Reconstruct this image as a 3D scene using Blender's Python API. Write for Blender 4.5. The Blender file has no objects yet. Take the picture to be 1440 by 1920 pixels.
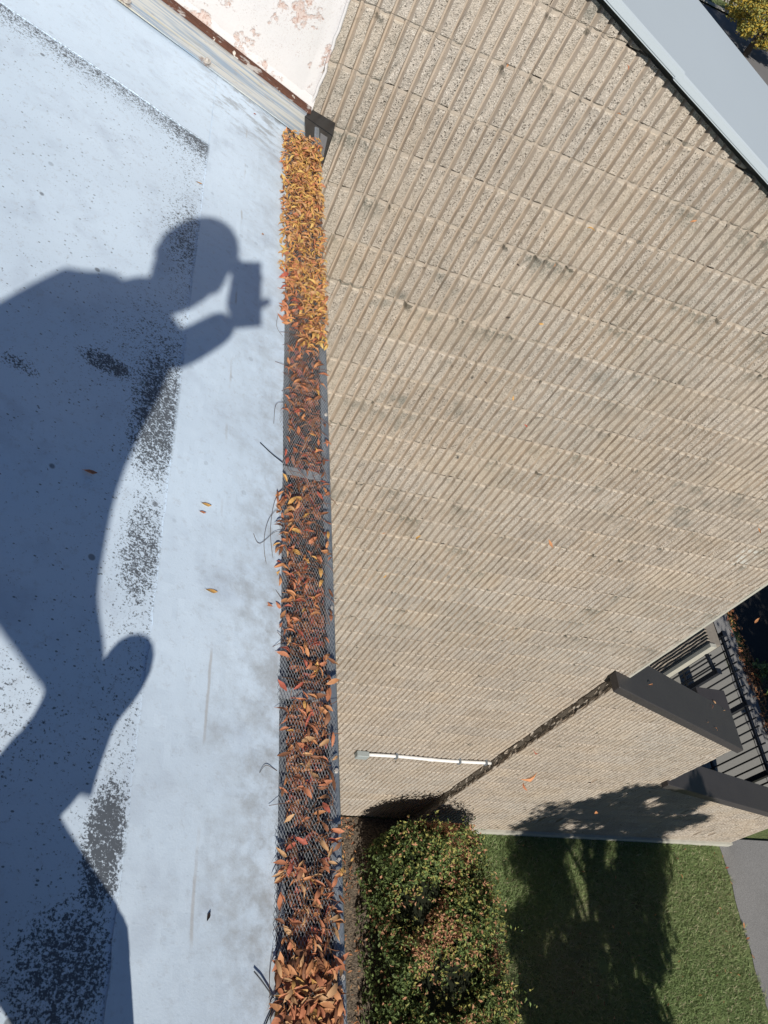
import bpy, bmesh, math, random
import numpy as np
from mathutils import Vector, Matrix

random.seed(7)
rng = np.random.default_rng(7)
SC = bpy.context.scene
COL = SC.collection
R_ = math.radians
H = 9.1                       # eye height above the lawn; everything below is measured from the eye, then lifted by H

# ------------------------------------------------------------------ camera, sky, sun, exposure
right = Vector((0.91753217, -0.06375024, 0.39251832))
down = Vector((0.18551077, -0.80445978, -0.56429621))
fwd = Vector((0.35173922, 0.5905763, -0.72629137))
cd = bpy.data.cameras.new('camera')
cam = bpy.data.objects.new('camera', cd)
COL.objects.link(cam)
M = Matrix.Identity(4)
for i in range(3):
    M[i][0] = right[i]; M[i][1] = -down[i]; M[i][2] = -fwd[i]
M[1][3] = -2.7609; M[2][3] = H
EYE = Vector((0, -2.7609, 0))
cam.matrix_world = M
cd.sensor_fit = 'HORIZONTAL'; cd.sensor_width = 36.0
cd.lens = 36.0 * 1512.62 / 1440.0
cd.clip_start = 0.02; cd.clip_end = 2000
SC.camera = cam

SUN = Vector((0.14307931, 0.79747471, -0.58614196)).normalized()   # the way the light travels
w = bpy.data.worlds.new("World"); SC.world = w; w.use_nodes = True
nt = w.node_tree; bg = nt.nodes['Background']
sky = nt.nodes.new('ShaderNodeTexSky'); sky.sky_type = 'NISHITA'; sky.sun_disc = False
sky.sun_elevation = math.asin(-SUN.z); sky.sun_rotation = math.atan2(-SUN.x, -SUN.y)
sky.air_density = 1.0; sky.dust_density = 0.0; sky.ozone_density = 4.5
nt.links.new(sky.outputs[0], bg.inputs[0]); bg.inputs[1].default_value = 0.051
sd = bpy.data.lights.new('sun', 'SUN'); sd.energy = 5.0; sd.angle = R_(0.53); sd.color = (1.0, 0.925, 0.81)
so = bpy.data.objects.new('sun', sd); COL.objects.link(so)
so.rotation_euler = SUN.to_track_quat('-Z', 'Y').to_euler(); so.location = (-8, -30, 40)
SC.view_settings.view_transform = 'Standard'; SC.view_settings.look = 'None'
SC.view_settings.gamma = 1.0; SC.view_settings.use_curve_mapping = False
SC.view_settings.exposure = 0.09
SC.render.engine = 'CYCLES'
SC.cycles.max_bounces = 5; SC.cycles.diffuse_bounces = 3; SC.cycles.transparent_max_bounces = 8

# ------------------------------------------------------------------ node helpers
class NT:
    def __init__(s, name, rough=0.85, spec=0.3, metal=0.0):
        s.m = bpy.data.materials.new(name); s.m.use_nodes = True
        s.n = s.m.node_tree.nodes; s.l = s.m.node_tree.links
        s.b = s.n['Principled BSDF']
        s.b.inputs['Roughness'].default_value = rough
        s.b.inputs['Specular IOR Level'].default_value = spec
        s.b.inputs['Metallic'].default_value = metal
        g = s.n.new('ShaderNodeNewGeometry'); s.P = g.outputs['Position']; s.rand = g.outputs['Random Per Island']
    def put(s, sock, v):
        if isinstance(v, (int, float)): sock.default_value = v
        elif isinstance(v, tuple): sock.default_value = v if len(v) == len(sock.default_value) else (*v, 1)[:len(sock.default_value)]
        else: s.l.new(v, sock)
    def noise(s, scale, detail=4, rough=.55, vec=None, dist=0.0, col=False):
        t = s.n.new('ShaderNodeTexNoise'); s.l.new(vec or s.P, t.inputs['Vector'])
        t.inputs['Scale'].default_value = scale; t.inputs['Detail'].default_value = detail
        t.inputs['Roughness'].default_value = rough; t.inputs['Distortion'].default_value = dist
        return t.outputs['Color' if col else 'Fac']
    def vor(s, scale, vec=None, feature='F1', out='Distance', rnd=1.0):
        t = s.n.new('ShaderNodeTexVoronoi'); s.l.new(vec or s.P, t.inputs['Vector'])
        t.feature = feature; t.inputs['Scale'].default_value = scale; t.inputs['Randomness'].default_value = rnd
        return t.outputs[out]
    def ramp(s, v, a, b, smooth=True):
        t = s.n.new('ShaderNodeMapRange'); t.interpolation_type = 'SMOOTHSTEP' if smooth else 'LINEAR'
        s.put(t.inputs[0], v); t.inputs[1].default_value = a; t.inputs[2].default_value = b
        return t.outputs[0]
    def math(s, op, a, b=0.0, c=None):
        t = s.n.new('ShaderNodeMath'); t.operation = op; s.put(t.inputs[0], a); s.put(t.inputs[1], b)
        if c is not None: s.put(t.inputs[2], c)
        return t.outputs[0]
    def mul(s, a, b): return s.math('MULTIPLY', a, b)
    def add(s, a, b): return s.math('ADD', a, b)
    def sub(s, a, b): return s.math('SUBTRACT', a, b)
    def mix(s, f, a, b):
        t = s.n.new('ShaderNodeMix'); t.data_type = 'RGBA'; s.put(t.inputs[0], f); s.put(t.inputs[6], a); s.put(t.inputs[7], b)
        return t.outputs[2]
    def crush(s, v, stops):
        t = s.n.new('ShaderNodeValToRGB'); s.put(t.inputs[0], v); e = t.color_ramp.elements
        while len(e) < len(stops): e.new(0.5)
        for k, (p, c) in enumerate(stops): e[k].position = p; e[k].color = (*c, 1)
        return t.outputs[0]
    def xyz(s):
        t = s.n.new('ShaderNodeSeparateXYZ'); s.l.new(s.P, t.inputs[0]); return t.outputs[0], t.outputs[1], t.outputs[2]
    def scaled(s, sx, sy, sz):
        t = s.n.new('ShaderNodeVectorMath'); t.operation = 'MULTIPLY'; s.l.new(s.P, t.inputs[0]); t.inputs[1].default_value = (sx, sy, sz)
        return t.outputs[0]
    def tint(s, c, k):
        o = s.n.new('ShaderNodeObjectInfo'); h = s.n.new('ShaderNodeHueSaturation')
        s.put(h.inputs['Value'], s.add(1 - k * .5, s.mul(o.outputs['Random'], k)))
        s.put(h.inputs['Saturation'], s.add(.88, s.mul(s.math('FRACT', s.mul(o.outputs['Random'], 7.3)), .24)))
        s.l.new(c, h.inputs['Color']); return h.outputs[0]
    def color(s, v): s.put(s.b.inputs['Base Color'], v)
    def bump(s, h, strength=.5, dist=.01):
        t = s.n.new('ShaderNodeBump'); t.inputs['Strength'].default_value = strength; t.inputs['Distance'].default_value = dist
        s.l.new(h, t.inputs['Height']); s.l.new(t.outputs[0], s.b.inputs['Normal'])

def plain(name, col, rough=.7, var=.12, scale=30, metal=0, spec=.3, bump=0.0):
    m = NT(name, rough, spec, metal)
    n = m.noise(scale, 5)
    c = tuple(x * (1 - var) for x in col); d = tuple(min(1, x * (1 + var)) for x in col)
    m.color(m.mix(n, c, d))
    if bump: m.bump(n, bump, .004)
    return m.m

# ------------------------------------------------------------------ object helpers
def link(o, parent=None):
    COL.objects.link(o)
    if parent is not None: o.parent = parent
    return o
def tag(o, label=None, cat=None, group=None, kind=None):
    if label: o['label'] = label
    if cat: o['category'] = cat
    if group: o['group'] = group
    if kind: o['kind'] = kind
    return o
def thing(name, label, cat, loc=(0, 0, 0), group=None):
    o = bpy.data.objects.new(name, None); o.empty_display_size = .1; o.location = loc
    COL.objects.link(o); return tag(o, label, cat, group)
def origin(o):
    v = Vector((0, 0, 0))
    while o is not None: v += o.location; o = o.parent
    return v
def as_mesh(name, V, F, mats, mi=None, smooth=False):
    me = bpy.data.meshes.new(name)
    V = np.asarray(V, float)
    me.from_pydata(V.tolist() if len(V) < 200000 else V, [], F if isinstance(F, list) else F.tolist())
    for m in (mats if isinstance(mats, (list, tuple)) else [mats]): me.materials.append(m)
    if mi is not None: me.polygons.foreach_set('material_index', np.asarray(mi, np.int32))
    if smooth: me.polygons.foreach_set('use_smooth', np.ones(len(me.polygons), bool))
    me.update(); return me
def obj(name, V, F, mats, parent=None, mi=None, smooth=False):
    """V in scene space; stored relative to the parent's origin"""
    off = origin(parent) if parent is not None else Vector((0, 0, 0))
    V = np.asarray(V, float) - np.array(off)
    return link(bpy.data.objects.new(name, as_mesh(name, V, F, mats, mi, smooth)), parent)
def obj_top(name, V, F, mats, mi=None, smooth=False):
    """one-mesh thing: origin at the middle of its base"""
    V = np.asarray(V, float); b = np.array([(V[:, 0].min() + V[:, 0].max()) / 2, (V[:, 1].min() + V[:, 1].max()) / 2, V[:, 2].min()])
    o = bpy.data.objects.new(name, as_mesh(name, V - b, F, mats, mi, smooth)); o.location = b
    return link(o)
def bm_obj(name, bm, mats, parent=None, smooth=False):
    me = bpy.data.meshes.new(name); bmesh.ops.recalc_face_normals(bm, faces=bm.faces); bm.to_mesh(me); bm.free()
    for m in (mats if isinstance(mats, (list, tuple)) else [mats]): me.materials.append(m)
    if smooth: me.polygons.foreach_set('use_smooth', np.ones(len(me.polygons), bool))
    off = origin(parent) if parent is not None else Vector((0, 0, 0))
    me.transform(Matrix.Translation(-off))
    return link(bpy.data.objects.new(name, me), parent)
def box(x0, x1, y0, y1, z0, z1):
    V = [(x0, y0, z0), (x1, y0, z0), (x1, y1, z0), (x0, y1, z0), (x0, y0, z1), (x1, y0, z1), (x1, y1, z1), (x0, y1, z1)]
    return V, [(0, 3, 2, 1), (4, 5, 6, 7), (0, 1, 5, 4), (1, 2, 6, 5), (2, 3, 7, 6), (3, 0, 4, 7)]
def bevbox(x0, x1, y0, y1, z0, z1, b=.004):
    bm = bmesh.new(); V, F = box(x0, x1, y0, y1, z0, z1)
    vs = [bm.verts.new(v) for v in V]
    for f in F: bm.faces.new([vs[i] for i in f])
    if b: bmesh.ops.bevel(bm, geom=bm.edges[:], offset=b, segments=1, affect='EDGES')
    return bm
def join(parts):
    V, F, n = [], [], 0
    for v, f in parts:
        V += [tuple(p) for p in v]; F += [tuple(i + n for i in q) for q in f]; n += len(v)
    return V, F
def prism(poly_bottom, poly_top):
    n = len(poly_bottom); V = list(poly_bottom) + list(poly_top)
    F = [tuple(range(n))[::-1], tuple(range(n, 2 * n))] + [(i, (i + 1) % n, n + (i + 1) % n, n + i) for i in range(n)]
    return V, F
def tube(pts, r, seg=6):
    pts = [Vector(p) for p in pts]; V, F = [], []
    rr = r if isinstance(r, (list, tuple)) else [r] * len(pts)
    for i, p in enumerate(pts):
        t = (pts[min(i + 1, len(pts) - 1)] - pts[max(i - 1, 0)]).normalized()
        a = t.orthogonal().normalized() if abs(t.z) > .9 else t.cross(Vector((0, 0, 1))).normalized(); b = t.cross(a)
        for k in range(seg):
            an = 2 * math.pi * k / seg; V.append(p + (a * math.cos(an) + b * math.sin(an)) * rr[i])
    for i in range(len(pts) - 1):
        for k in range(seg):
            q = (k + 1) % seg; F.append((i * seg + k, i * seg + q, (i + 1) * seg + q, (i + 1) * seg + k))
    F.append(tuple(range(seg))[::-1]); F.append(tuple(range((len(pts) - 1) * seg, len(pts) * seg)))
    return V, F
def grid_quads(nx, ny):
    i = np.arange(nx - 1)[:, None] * ny + np.arange(ny - 1)[None, :]
    return np.stack([i, i + ny, i + ny + 1, i + 1], -1).reshape(-1, 4)

# ------------------------------------------------------------------ materials
def mat_split():
    m = NT('split_face_aggregate', .95, .15)
    v = m.vor(255, out='Color'); vd = m.vor(255)
    sep = m.n.new('ShaderNodeSeparateColor'); m.l.new(v, sep.inputs[0])
    c = m.crush(sep.outputs[0], [(0, (.06, .052, .042)), (.12, (.275, .245, .217)), (.28, (.385, .345, .303)), (.7, (.445, .40, .352)), (.9, (.495, .446, .395)), (1, (.60, .56, .51))])
    pit = m.ramp(m.noise(150, 3, .6), .40, .33)
    c = m.mix(m.mul(pit, .42), c, (.045, .040, .034))
    fj = m.math('FRACT', m.mul(m.sub(m.xyz()[2], 9.1 - 1.160), 1 / .2032)); jj = m.math('MAXIMUM', m.ramp(fj, .90, 1.0), m.ramp(fj, .10, .0))
    c = m.mix(m.mul(m.ramp(m.add(m.noise(17, 4, .6), m.mul(jj, .22)), .60, .70), m.mul(jj, .85)), c, (.50, .445, .37))
    tone = m.noise(2.2, 5, .6)
    c = m.mix(m.ramp(m.noise(.55, 3, .5), .40, .62), c, m.mix(.30, c, (.36, .36, .335)))
    c = m.mix(m.ramp(tone, .40, .70), c, m.mix(.5, c, (.47, .40, .32)))
    x, y, z = m.xyz()
    # grey lichen and damp streaks, mostly on the upper courses
    st = m.noise(1.3, 6, .62, m.scaled(1.0, 1, 1.7)); st2 = m.noise(9, 4, .6)
    lich = m.mul(m.ramp(m.add(m.mul(st, .7), m.mul(st2, .3)), .555, .66), m.ramp(z, 3.5, 6.0))
    c = m.mix(m.mul(lich, .60), c, (.17, .18, .165))
    ft_ = m.math('FRACT', m.mul(m.sub(z, 9.1 - 1.160), 1 / .2032)); jn = m.math('MAXIMUM', m.ramp(ft_, .45, .98), m.ramp(ft_, .10, .0))
    sa = m.ramp(m.noise(1.15, 3, .5), .47, .62); sb = m.ramp(m.noise(4.6, 4, .6), .50, .60)
    jst = m.mul(m.mul(m.mul(sa, sb), m.ramp(m.noise(75, 4, .7), .38, .56)), m.mul(m.add(.22, m.mul(jn, .78)), m.ramp(z, 2.6, 5.2)))
    c = m.mix(m.mul(jst, .72), c, (.105, .115, .10))
    jd = m.mul(m.ramp(m.noise(11, 4, .6), .61, .66), m.ramp(jn, .75, 1.0))
    c = m.mix(m.mul(jd, .75), c, (.05, .052, .042))
    pt = m.mul(m.ramp(m.math('ABSOLUTE', m.sub(x, 4.13)), .085, .06), m.ramp(m.math('ABSOLUTE', m.sub(z, 9.1 - 3.12)), .10, .085))
    c = m.mix(m.mul(m.mul(pt, m.ramp(m.noise(21, 3), .44, .52)), .75), c, (.50, .51, .49))
    c = m.tint(c, .13)
    m.color(c)
    m.bump(m.add(m.mul(vd, .6), m.noise(120, 3)), .65, .006)
    return m.m
def mat_smooth_block():
    m = NT('smooth_block_concrete', .92, .15)
    n = m.noise(3.5, 6, .6); n2 = m.noise(60, 4)
    c = m.mix(n, (.355, .30, .248), (.445, .383, .322))
    c = m.mix(m.mul(m.ramp(n2, .55, .75), .4), c, (.25, .215, .17))
    x, y, z = m.xyz()
    st = m.noise(1.3, 6, .62, m.scaled(1.0, 1, 1.7)); st2 = m.noise(9, 4, .6)
    lich = m.mul(m.ramp(m.add(m.mul(st, .7), m.mul(st2, .3)), .555, .66), m.ramp(z, 3.5, 6.0))
    c = m.mix(m.mul(lich, .45), c, (.20, .20, .18))
    ft_ = m.math('FRACT', m.mul(m.sub(z, 9.1 - 1.160), 1 / .2032)); jn = m.math('MAXIMUM', m.ramp(ft_, .45, .98), m.ramp(ft_, .10, .0))
    sa = m.ramp(m.noise(1.15, 3, .5), .47, .62); sb = m.ramp(m.noise(4.6, 4, .6), .50, .60)
    jst = m.mul(m.mul(m.mul(sa, sb), m.ramp(m.noise(75, 4, .7), .38, .56)), m.mul(m.add(.22, m.mul(jn, .78)), m.ramp(z, 2.6, 5.2)))
    c = m.mix(m.mul(jst, .6), c, (.105, .115, .10))
    jd = m.mul(m.ramp(m.noise(11, 4, .6), .61, .66), m.ramp(jn, .75, 1.0))
    c = m.mix(m.mul(jd, .75), c, (.05, .052, .042))
    c = m.tint(c, .10)
    m.color(c); m.bump(n2, .3, .003)
    return m.m
def mat_mortar():
    m = NT('pale_mortar', .95, .1)
    n = m.noise(40, 5); n3 = m.noise(4, 5)
    c = m.mix(n, (.34, .298, .252), (.47, .415, .36))
    c = m.mix(m.mul(m.ramp(n3, .58, .68), .8), c, (.14, .14, .12))
    m.color(c); m.bump(n, .6, .004); return m.m
def mat_roof():
    m = NT('white_roof_coating', .62, .25)
    x, y, z = m.xyz()
    big = m.noise(1.6, 5, .6); med = m.noise(9, 5, .6); fine = m.noise(240, 4, .75); fine2 = m.noise(210, 3, .6)
    c = m.mix(big, (.545, .675, .825), (.655, .775, .915))
    c = m.mix(m.mul(m.ramp(med, .5, .75), .5), c, (.42, .50, .62))
    c = m.mix(m.mul(m.ramp(m.noise(60, 5, .75), .52, .70), .35), c, (.40, .44, .49))
    scuff = m.mul(m.mul(m.ramp(y, -.50, -.28), m.ramp(x, .02, .22)), m.ramp(m.noise(14, 6, .7, m.scaled(1, 2.2, 1)), .47, .62))
    c = m.mix(m.mul(scuff, .65), c, (.27, .285, .30))
    c = m.mix(m.mul(m.ramp(y, -1.7, -2.7), .28), c, (.40, .44, .49))
    crk = m.mul(m.ramp(m.math('ABSOLUTE', m.add(m.sub(x, .265), m.mul(m.sub(m.noise(9, 4), .5), .012))), .004, .001), m.ramp(m.noise(6, 4), .48, .60))
    c = m.mix(m.mul(crk, .5), c, (.36, .33, .30))
    # grey dirt along the eave
    eave = m.ramp(m.add(x, m.mul(m.sub(med, .5), .25)), .20, .42)
    toe = m.ramp(y, -1.0, -2.4)
    c = m.mix(m.mul(m.mul(eave, m.ramp(m.noise(22, 6, .7), .32, .72)), m.add(.38, m.mul(toe, .5))), c, (.30, .315, .325))
    # worn black spots: the field left of the lap, denser against the laps and in worn patches
    left = m.ramp(x, .158, .150, False)                          # only on the old sheet
    front = m.ramp(y, -.570, -.578, False)
    field = m.mul(left, front)
    near = m.mul(m.ramp(x, -.02, .15), .055)
    nearw = m.mul(m.ramp(y, -.72, -.575), .125)
    patch = m.mul(m.ramp(m.noise(2.3, 3, .5, m.scaled(.8, 1.0, 1)), .50, .62), m.ramp(x, -.16, .12))
    patch = m.mul(patch, m.mul(m.ramp(y, -1.15, -1.45), .06))
    for px_, py_, sx_, sy_, k_ in ((.115, -1.63, .050, .135, .122), (.12, -1.95, .035, .10, .085), (.125, -2.44, .028, .075, .150), (.085, -2.60, .06, .07, .115), (.0, -1.55, .045, .025, .13), (-.14, -1.65, .03, .02, .11), (.12, -1.02, .05, .12, .06), (-.1, -2.3, .12, .1, .07)):
        dx = m.mul(m.sub(x, px_), 1 / sx_); dy = m.mul(m.sub(y, py_), 1 / sy_)
        patch = m.add(patch, m.mul(m.ramp(m.add(m.mul(dx, dx), m.mul(dy, dy)), 2.2, .0), k_))
    bias = m.add(m.add(near, nearw), patch)
    speck = m.add(m.mul(fine, .62), m.mul(m.noise(85, 5, .75), .38))
    dots = m.ramp(m.add(speck, m.mul(bias, .95)), .585, .655)
    c = m.mix(m.mul(m.mul(dots, field), .90), c, (.05, .056, .068))
    va = m.vor(95, m.scaled(.7, 1.15, 1), out='Distance'); vb = m.vor(95, m.scaled(.7, 1.15, 1), out='Color')
    s3 = m.n.new('ShaderNodeSeparateColor'); m.l.new(vb, s3.inputs[0])
    fl = m.mul(m.ramp(va, .20, .13), m.ramp(m.add(s3.outputs[0], m.mul(med, .5)), .96, 1.0))
    c = m.mix(m.mul(m.mul(fl, m.add(.12, m.mul(field, .8))), .85), c, (.07, .08, .09))
    vd = m.vor(22, out='Distance'); vr = m.vor(22, out='Color')
    sp = m.n.new('ShaderNodeSeparateColor'); m.l.new(vr, sp.inputs[0])
    spot = m.mul(m.ramp(vd, .17, .10), m.ramp(sp.outputs[0], .80, .86))
    c = m.mix(m.mul(m.mul(spot, m.add(.25, m.mul(field, .65))), .8), c, (.10, .11, .125))
    m.color(c)
    m.bump(m.add(m.mul(med, .5), m.mul(fine, .25)), .22, .006)
    return m.m
def mat_wallcoat():
    m = NT('peeling_white_wall_coat', .6, .25)
    n = m.noise(6, 6, .65); n2 = m.noise(24, 6, .7); n3 = m.noise(140, 3, .7)
    c = m.mix(n, (.52, .52, .54), (.64, .63, .64))
    p = m.ramp(m.add(m.mul(n, .55), m.mul(n2, .45)), .545, .60)
    c = m.mix(m.mul(p, .62), c, (.50, .37, .32))
    c = m.mix(m.mul(m.mul(p, m.ramp(n3, .5, .62)), .75), c, (.33, .19, .15))
    n5 = m.noise(230, 3, .7); blot = m.ramp(m.noise(3.5, 4, .6), .40, .62)
    c = m.mix(m.mul(m.mul(m.ramp(n5, .56, .64), m.add(.12, m.mul(blot, .8))), .65), c, (.30, .20, .17))
    c = m.mix(m.mul(m.ramp(n3, .68, .74), .5), c, (.3, .2, .17))
    m.color(c); m.bump(m.add(m.mul(n2, .6), m.mul(p, -.7)), .6, .005); return m.m
def mat_strip():
    m = NT('streaked_white_metal', .42, .4)
    n = m.noise(9, 5, .6, m.scaled(.35, 9, 1.0)); n2 = m.noise(16, 5, .6)
    c = m.mix(m.ramp(n, .42, .62), (.58, .60, .59), (.30, .39, .50))
    c = m.mix(m.mul(m.ramp(m.noise(7, 4, .6, m.scaled(.4, 12, 1)), .56, .7), .6), c, (.62, .57, .40))
    xx, yy, zz = m.xyz()
    for sx in (.115, -.135, -.40):
        dx = m.mul(m.sub(xx, sx - .006), 1 / .020); dy = m.mul(m.sub(yy, -.176), 1 / .016)
        st = m.mul(m.ramp(m.add(m.mul(dx, dx), m.mul(dy, dy)), 1.6, .2), m.ramp(m.noise(90, 4, .7), .32, .6))
        c = m.mix(m.mul(st, .8), c, (.22, .13, .085))
    m.b.inputs['Metallic'].default_value = .3
    c = m.mix(m.mul(m.ramp(m.noise(30, 5, .7, m.scaled(.6, 2, 1)), .58, .68), .5), c, (.36, .30, .24))
    m.color(c); m.bump(n2, .25, .004); return m.m
def mat_rust():
    m = NT('rusty_brown_metal', .8, .2)
    n = m.noise(60, 5, .7); n2 = m.noise(28, 3, .5)
    c = m.mix(n, (.045, .026, .022), (.15, .066, .042))
    n4 = m.noise(11, 5, .65, m.scaled(1, 3, 3))
    c = m.mix(m.mul(m.ramp(n4, .52, .60), .9), c, (.40, .38, .37))
    c = m.mix(m.ramp(n2, .66, .69), c, (.62, .58, .53)); m.color(c); m.bump(n, .4, .003); return m.m
def mat_galv(name, col, rough=.4):
    m = NT(name, rough, .5, .55)
    v = m.vor(70, out='Color'); sp = m.n.new('ShaderNodeSeparateColor'); m.l.new(v, sp.inputs[0])
    n = m.noise(14, 5)
    c = m.mix(m.mul(sp.outputs[0], .4), col, tuple(x * .72 for x in col))
    c = m.mix(m.mul(m.ramp(n, .5, .8), .5), c, tuple(x * .45 for x in col))
    m.color(c); return m.m
def mat_leaf(name, col):
    m = NT(name, .6, .3)
    n = m.noise(120, 3); n2 = m.noise(22, 4)
    c = m.mix(n2, tuple(x * .62 for x in col), tuple(min(1, x * 1.25) for x in col))
    c = m.mix(m.mul(m.ramp(n, .58, .7), .5), c, tuple(x * .35 for x in col))
    m.color(c)
    t = m.n.new('ShaderNodeBsdfTranslucent'); m.l.new(c, t.inputs[0])
    mx = m.n.new('ShaderNodeMixShader'); mx.inputs[0].default_value = .22
    m.l.new(m.b.outputs[0], mx.inputs[1]); m.l.new(t.outputs[0], mx.inputs[2])
    m.l.new(mx.outputs[0], m.n['Material Output'].inputs[0]); return m.m
def mat_grassbase():
    m = NT('lawn_ground', .95, .1)
    n = m.noise(3, 6, .65); n2 = m.noise(45, 5, .7)
    c = m.mix(n2, (.09, .125, .05), (.20, .245, .11))
    c = m.mix(m.mul(m.ramp(n, .52, .68), .7), c, (.10, .085, .050)); m.color(c); m.bump(n2, .8, .03); return m.m
def mat_asphalt(name='grey_asphalt', k=1.0):
    m = NT(name, .92, .2)
    v = m.vor(230, out='Color'); sp = m.n.new('ShaderNodeSeparateColor'); m.l.new(v, sp.inputs[0])
    n = m.noise(1.2, 5); n2 = m.noise(14, 4)
    c = m.mix(sp.outputs[0], (.15 * k, .152 * k, .157 * k), (.28 * k, .283 * k, .29 * k))
    c = m.mix(m.mul(m.ramp(n, .4, .7), .35), c, (.13 * k, .13 * k, .13 * k))
    c = m.mix(m.ramp(n2, .74, .78), c, (.05, .05, .05)); m.color(c); m.bump(n2, .2, .004); return m.m
def mat_mulch():
    m = NT('bark_mulch', .95, .1)
    v = m.vor(60, m.scaled(1, 1.7, 1), out='Color'); sp = m.n.new('ShaderNodeSeparateColor'); m.l.new(v, sp.inputs[0])
    c = m.crush(sp.outputs[0], [(0, (.05, .038, .03)), (.5, (.13, .11, .09)), (.9, (.20, .165, .13)), (1, (.30, .22, .15))])
    m.color(c); m.bump(sp.outputs[1], .9, .02); return m.m

M_split, M_side, M_mortar = mat_split(), mat_smooth_block(), mat_mortar()
M_roof, M_coat, M_strip, M_rust = mat_roof(), mat_wallcoat(), mat_strip(), mat_rust()
M_galv = mat_galv('galvanized_gutter', (.27, .31, .36), .5); M_mesh = mat_galv('galvanized_mesh', (.52, .56, .60), .5)
M_trough = mat_galv('dark_gutter_inside', (.10, .12, .15), .6)  # darker galvanized tone for the inner faces of the trough
M_cop = plain('pale_blue_grey_coping', (.40, .46, .52), .38, .035, 2, 0, .45)
def mat_brown():
    m = NT('charcoal_brown_coping', .42, .45)
    n = m.noise(5, 5, .6); d = m.noise(55, 5, .7); f = m.noise(160, 3, .6)
    c = m.mix(n, (.034, .032, .036), (.052, .049, .051))
    c = m.mix(m.mul(m.ramp(d, .56, .72), .30), c, (.13, .12, .11))
    c = m.mix(m.mul(m.ramp(f, .70, .74), .6), c, (.20, .18, .16)); m.color(c)
    m.put(m.b.inputs['Roughness'], m.add(.34, m.mul(d, .3))); return m.m
M_brown = mat_brown()
M_conc = plain('pale_foundation_concrete', (.40, .40, .36), .9, .2, 12, bump=.3)
M_slab = plain('grey_concrete_slab', (.225, .225, .215), .9, .18, 40, bump=.3)
M_backing = plain('grout_backing', (.22, .20, .175), .95, .25, 20, bump=.3)
M_black = plain('black_fence_paint', (.012, .015, .022), .35, .2, 20, 0, .45)
M_blkplastic = plain('black_plastic', (.020, .021, .024), .28, .3, 25, 0, .5)
M_pvc = plain('white_conduit_plastic', (.72, .73, .74), .45, .06, 12)
M_box = plain('grey_box_plastic', (.30, .34, .35), .5, .06, 10)
M_screw = plain('weathered_screw', (.50, .47, .44), .5, .25, 150, .3)
M_grassbase, M_asph, M_mulch = mat_grassbase(), mat_asphalt(), mat_mulch()
M_asph2 = mat_asphalt('shaded_asphalt', .16)  # near-black asphalt, the shade over the drive is put into its colour
M_road = plain('street_asphalt', (.17, .17, .18), .9, .12, .6)
M_kerb = plain('kerb_concrete', (.36, .35, .32), .9, .12, 3)
M_bark = plain('tree_bark', (.085, .065, .05), .95, .35, 30, bump=.6)
M_twig = plain('brown_twig', (.16, .072, .035), .8, .3, 60)
M_cab = plain('slate_metal_cabinet', (.115, .125, .155), .4, .08, 5, 0, .45)
M_skin = plain('skin', (.45, .27, .19), .55, .06, 40)
M_shirt = plain('navy_work_shirt', (.035, .05, .09), .9, .15, 60, bump=.2)
M_trousers = plain('dark_work_trousers', (.045, .045, .05), .9, .15, 60, bump=.2)
M_cap = plain('dark_cap_cloth', (.03, .03, .035), .85, .15, 80)
M_boot = plain('brown_boot_leather', (.09, .055, .03), .6, .2, 50)

# ------------------------------------------------------------------ ground
G = -9.1
V, F = box(-400, 400, -400, 400, G - .30, G - .02)
tag(obj('ground', V, F, M_grassbase), kind='structure')
def sheet(name, x0, x1, y0, y1, z, mat, kind='structure', nx=2, ny=2, wob=0.0):
    xs = np.linspace(x0, x1, nx); ys = np.linspace(y0, y1, ny)
    X, Y = np.meshgrid(xs, ys, indexing='ij'); Z = np.full(X.shape, z)
    if wob:
        X = X.copy(); r = rng.normal(0, wob, (ny,)); X[0] += r; r2 = rng.normal(0, wob, (ny,)); X[-1] += r2
    return tag(obj(name, np.stack([X, Y, Z], -1).reshape(-1, 3), grid_quads(nx, ny).tolist(), mat), kind=kind)
# lawn, soil strip, paths
sheet('lawn', 4.6, 9.28, -14, -.125, G, M_grassbase)
sheet('planting_soil', .8, 5.35, -14, -.01, G + .006, M_mulch, ny=60, wob=.02)
sheet('asphalt_path', 9.24, 14, -14, -.02, G + .010, M_asph, ny=70, wob=.025)
sheet('paved_yard', 6.2, 10.62, .22, 9, G + .004, M_slab)
sheet('walkway', 10.62, 11.02, .0, 9, G + .016, M_asph, ny=40, wob=.015)
sheet('planting_bed', 11.0, 11.9, .0, 2.9, G + .012, M_mulch, ny=30, wob=.04)
sheet('service_drive', 11.2, 22, 2.6, 20, G + .006, M_asph2)
# street far behind the wall
def street(name, x0, x1, ya, yb, z, mat):
    # runs along X with a slight skew
    V, F = box(x0, x1, 0, 1, z - .05, z)
    V = [(x, (ya if y == 0 else yb) + .07 * (x - 26), zz) for x, y, zz in V]
    return tag(obj(name, V, F, mat), kind='structure')
street('street', -60, 120, 31.5, 42.55, G + .02, M_road)
street('kerb', -60, 120, 42.55, 42.95, G + .15, M_kerb)
street('verge', -60, 120, 42.95, 44.6, G + .10, M_grassbase)
street('far_pavement', -60, 120, 44.6, 47.5, G + .12, M_kerb)

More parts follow.
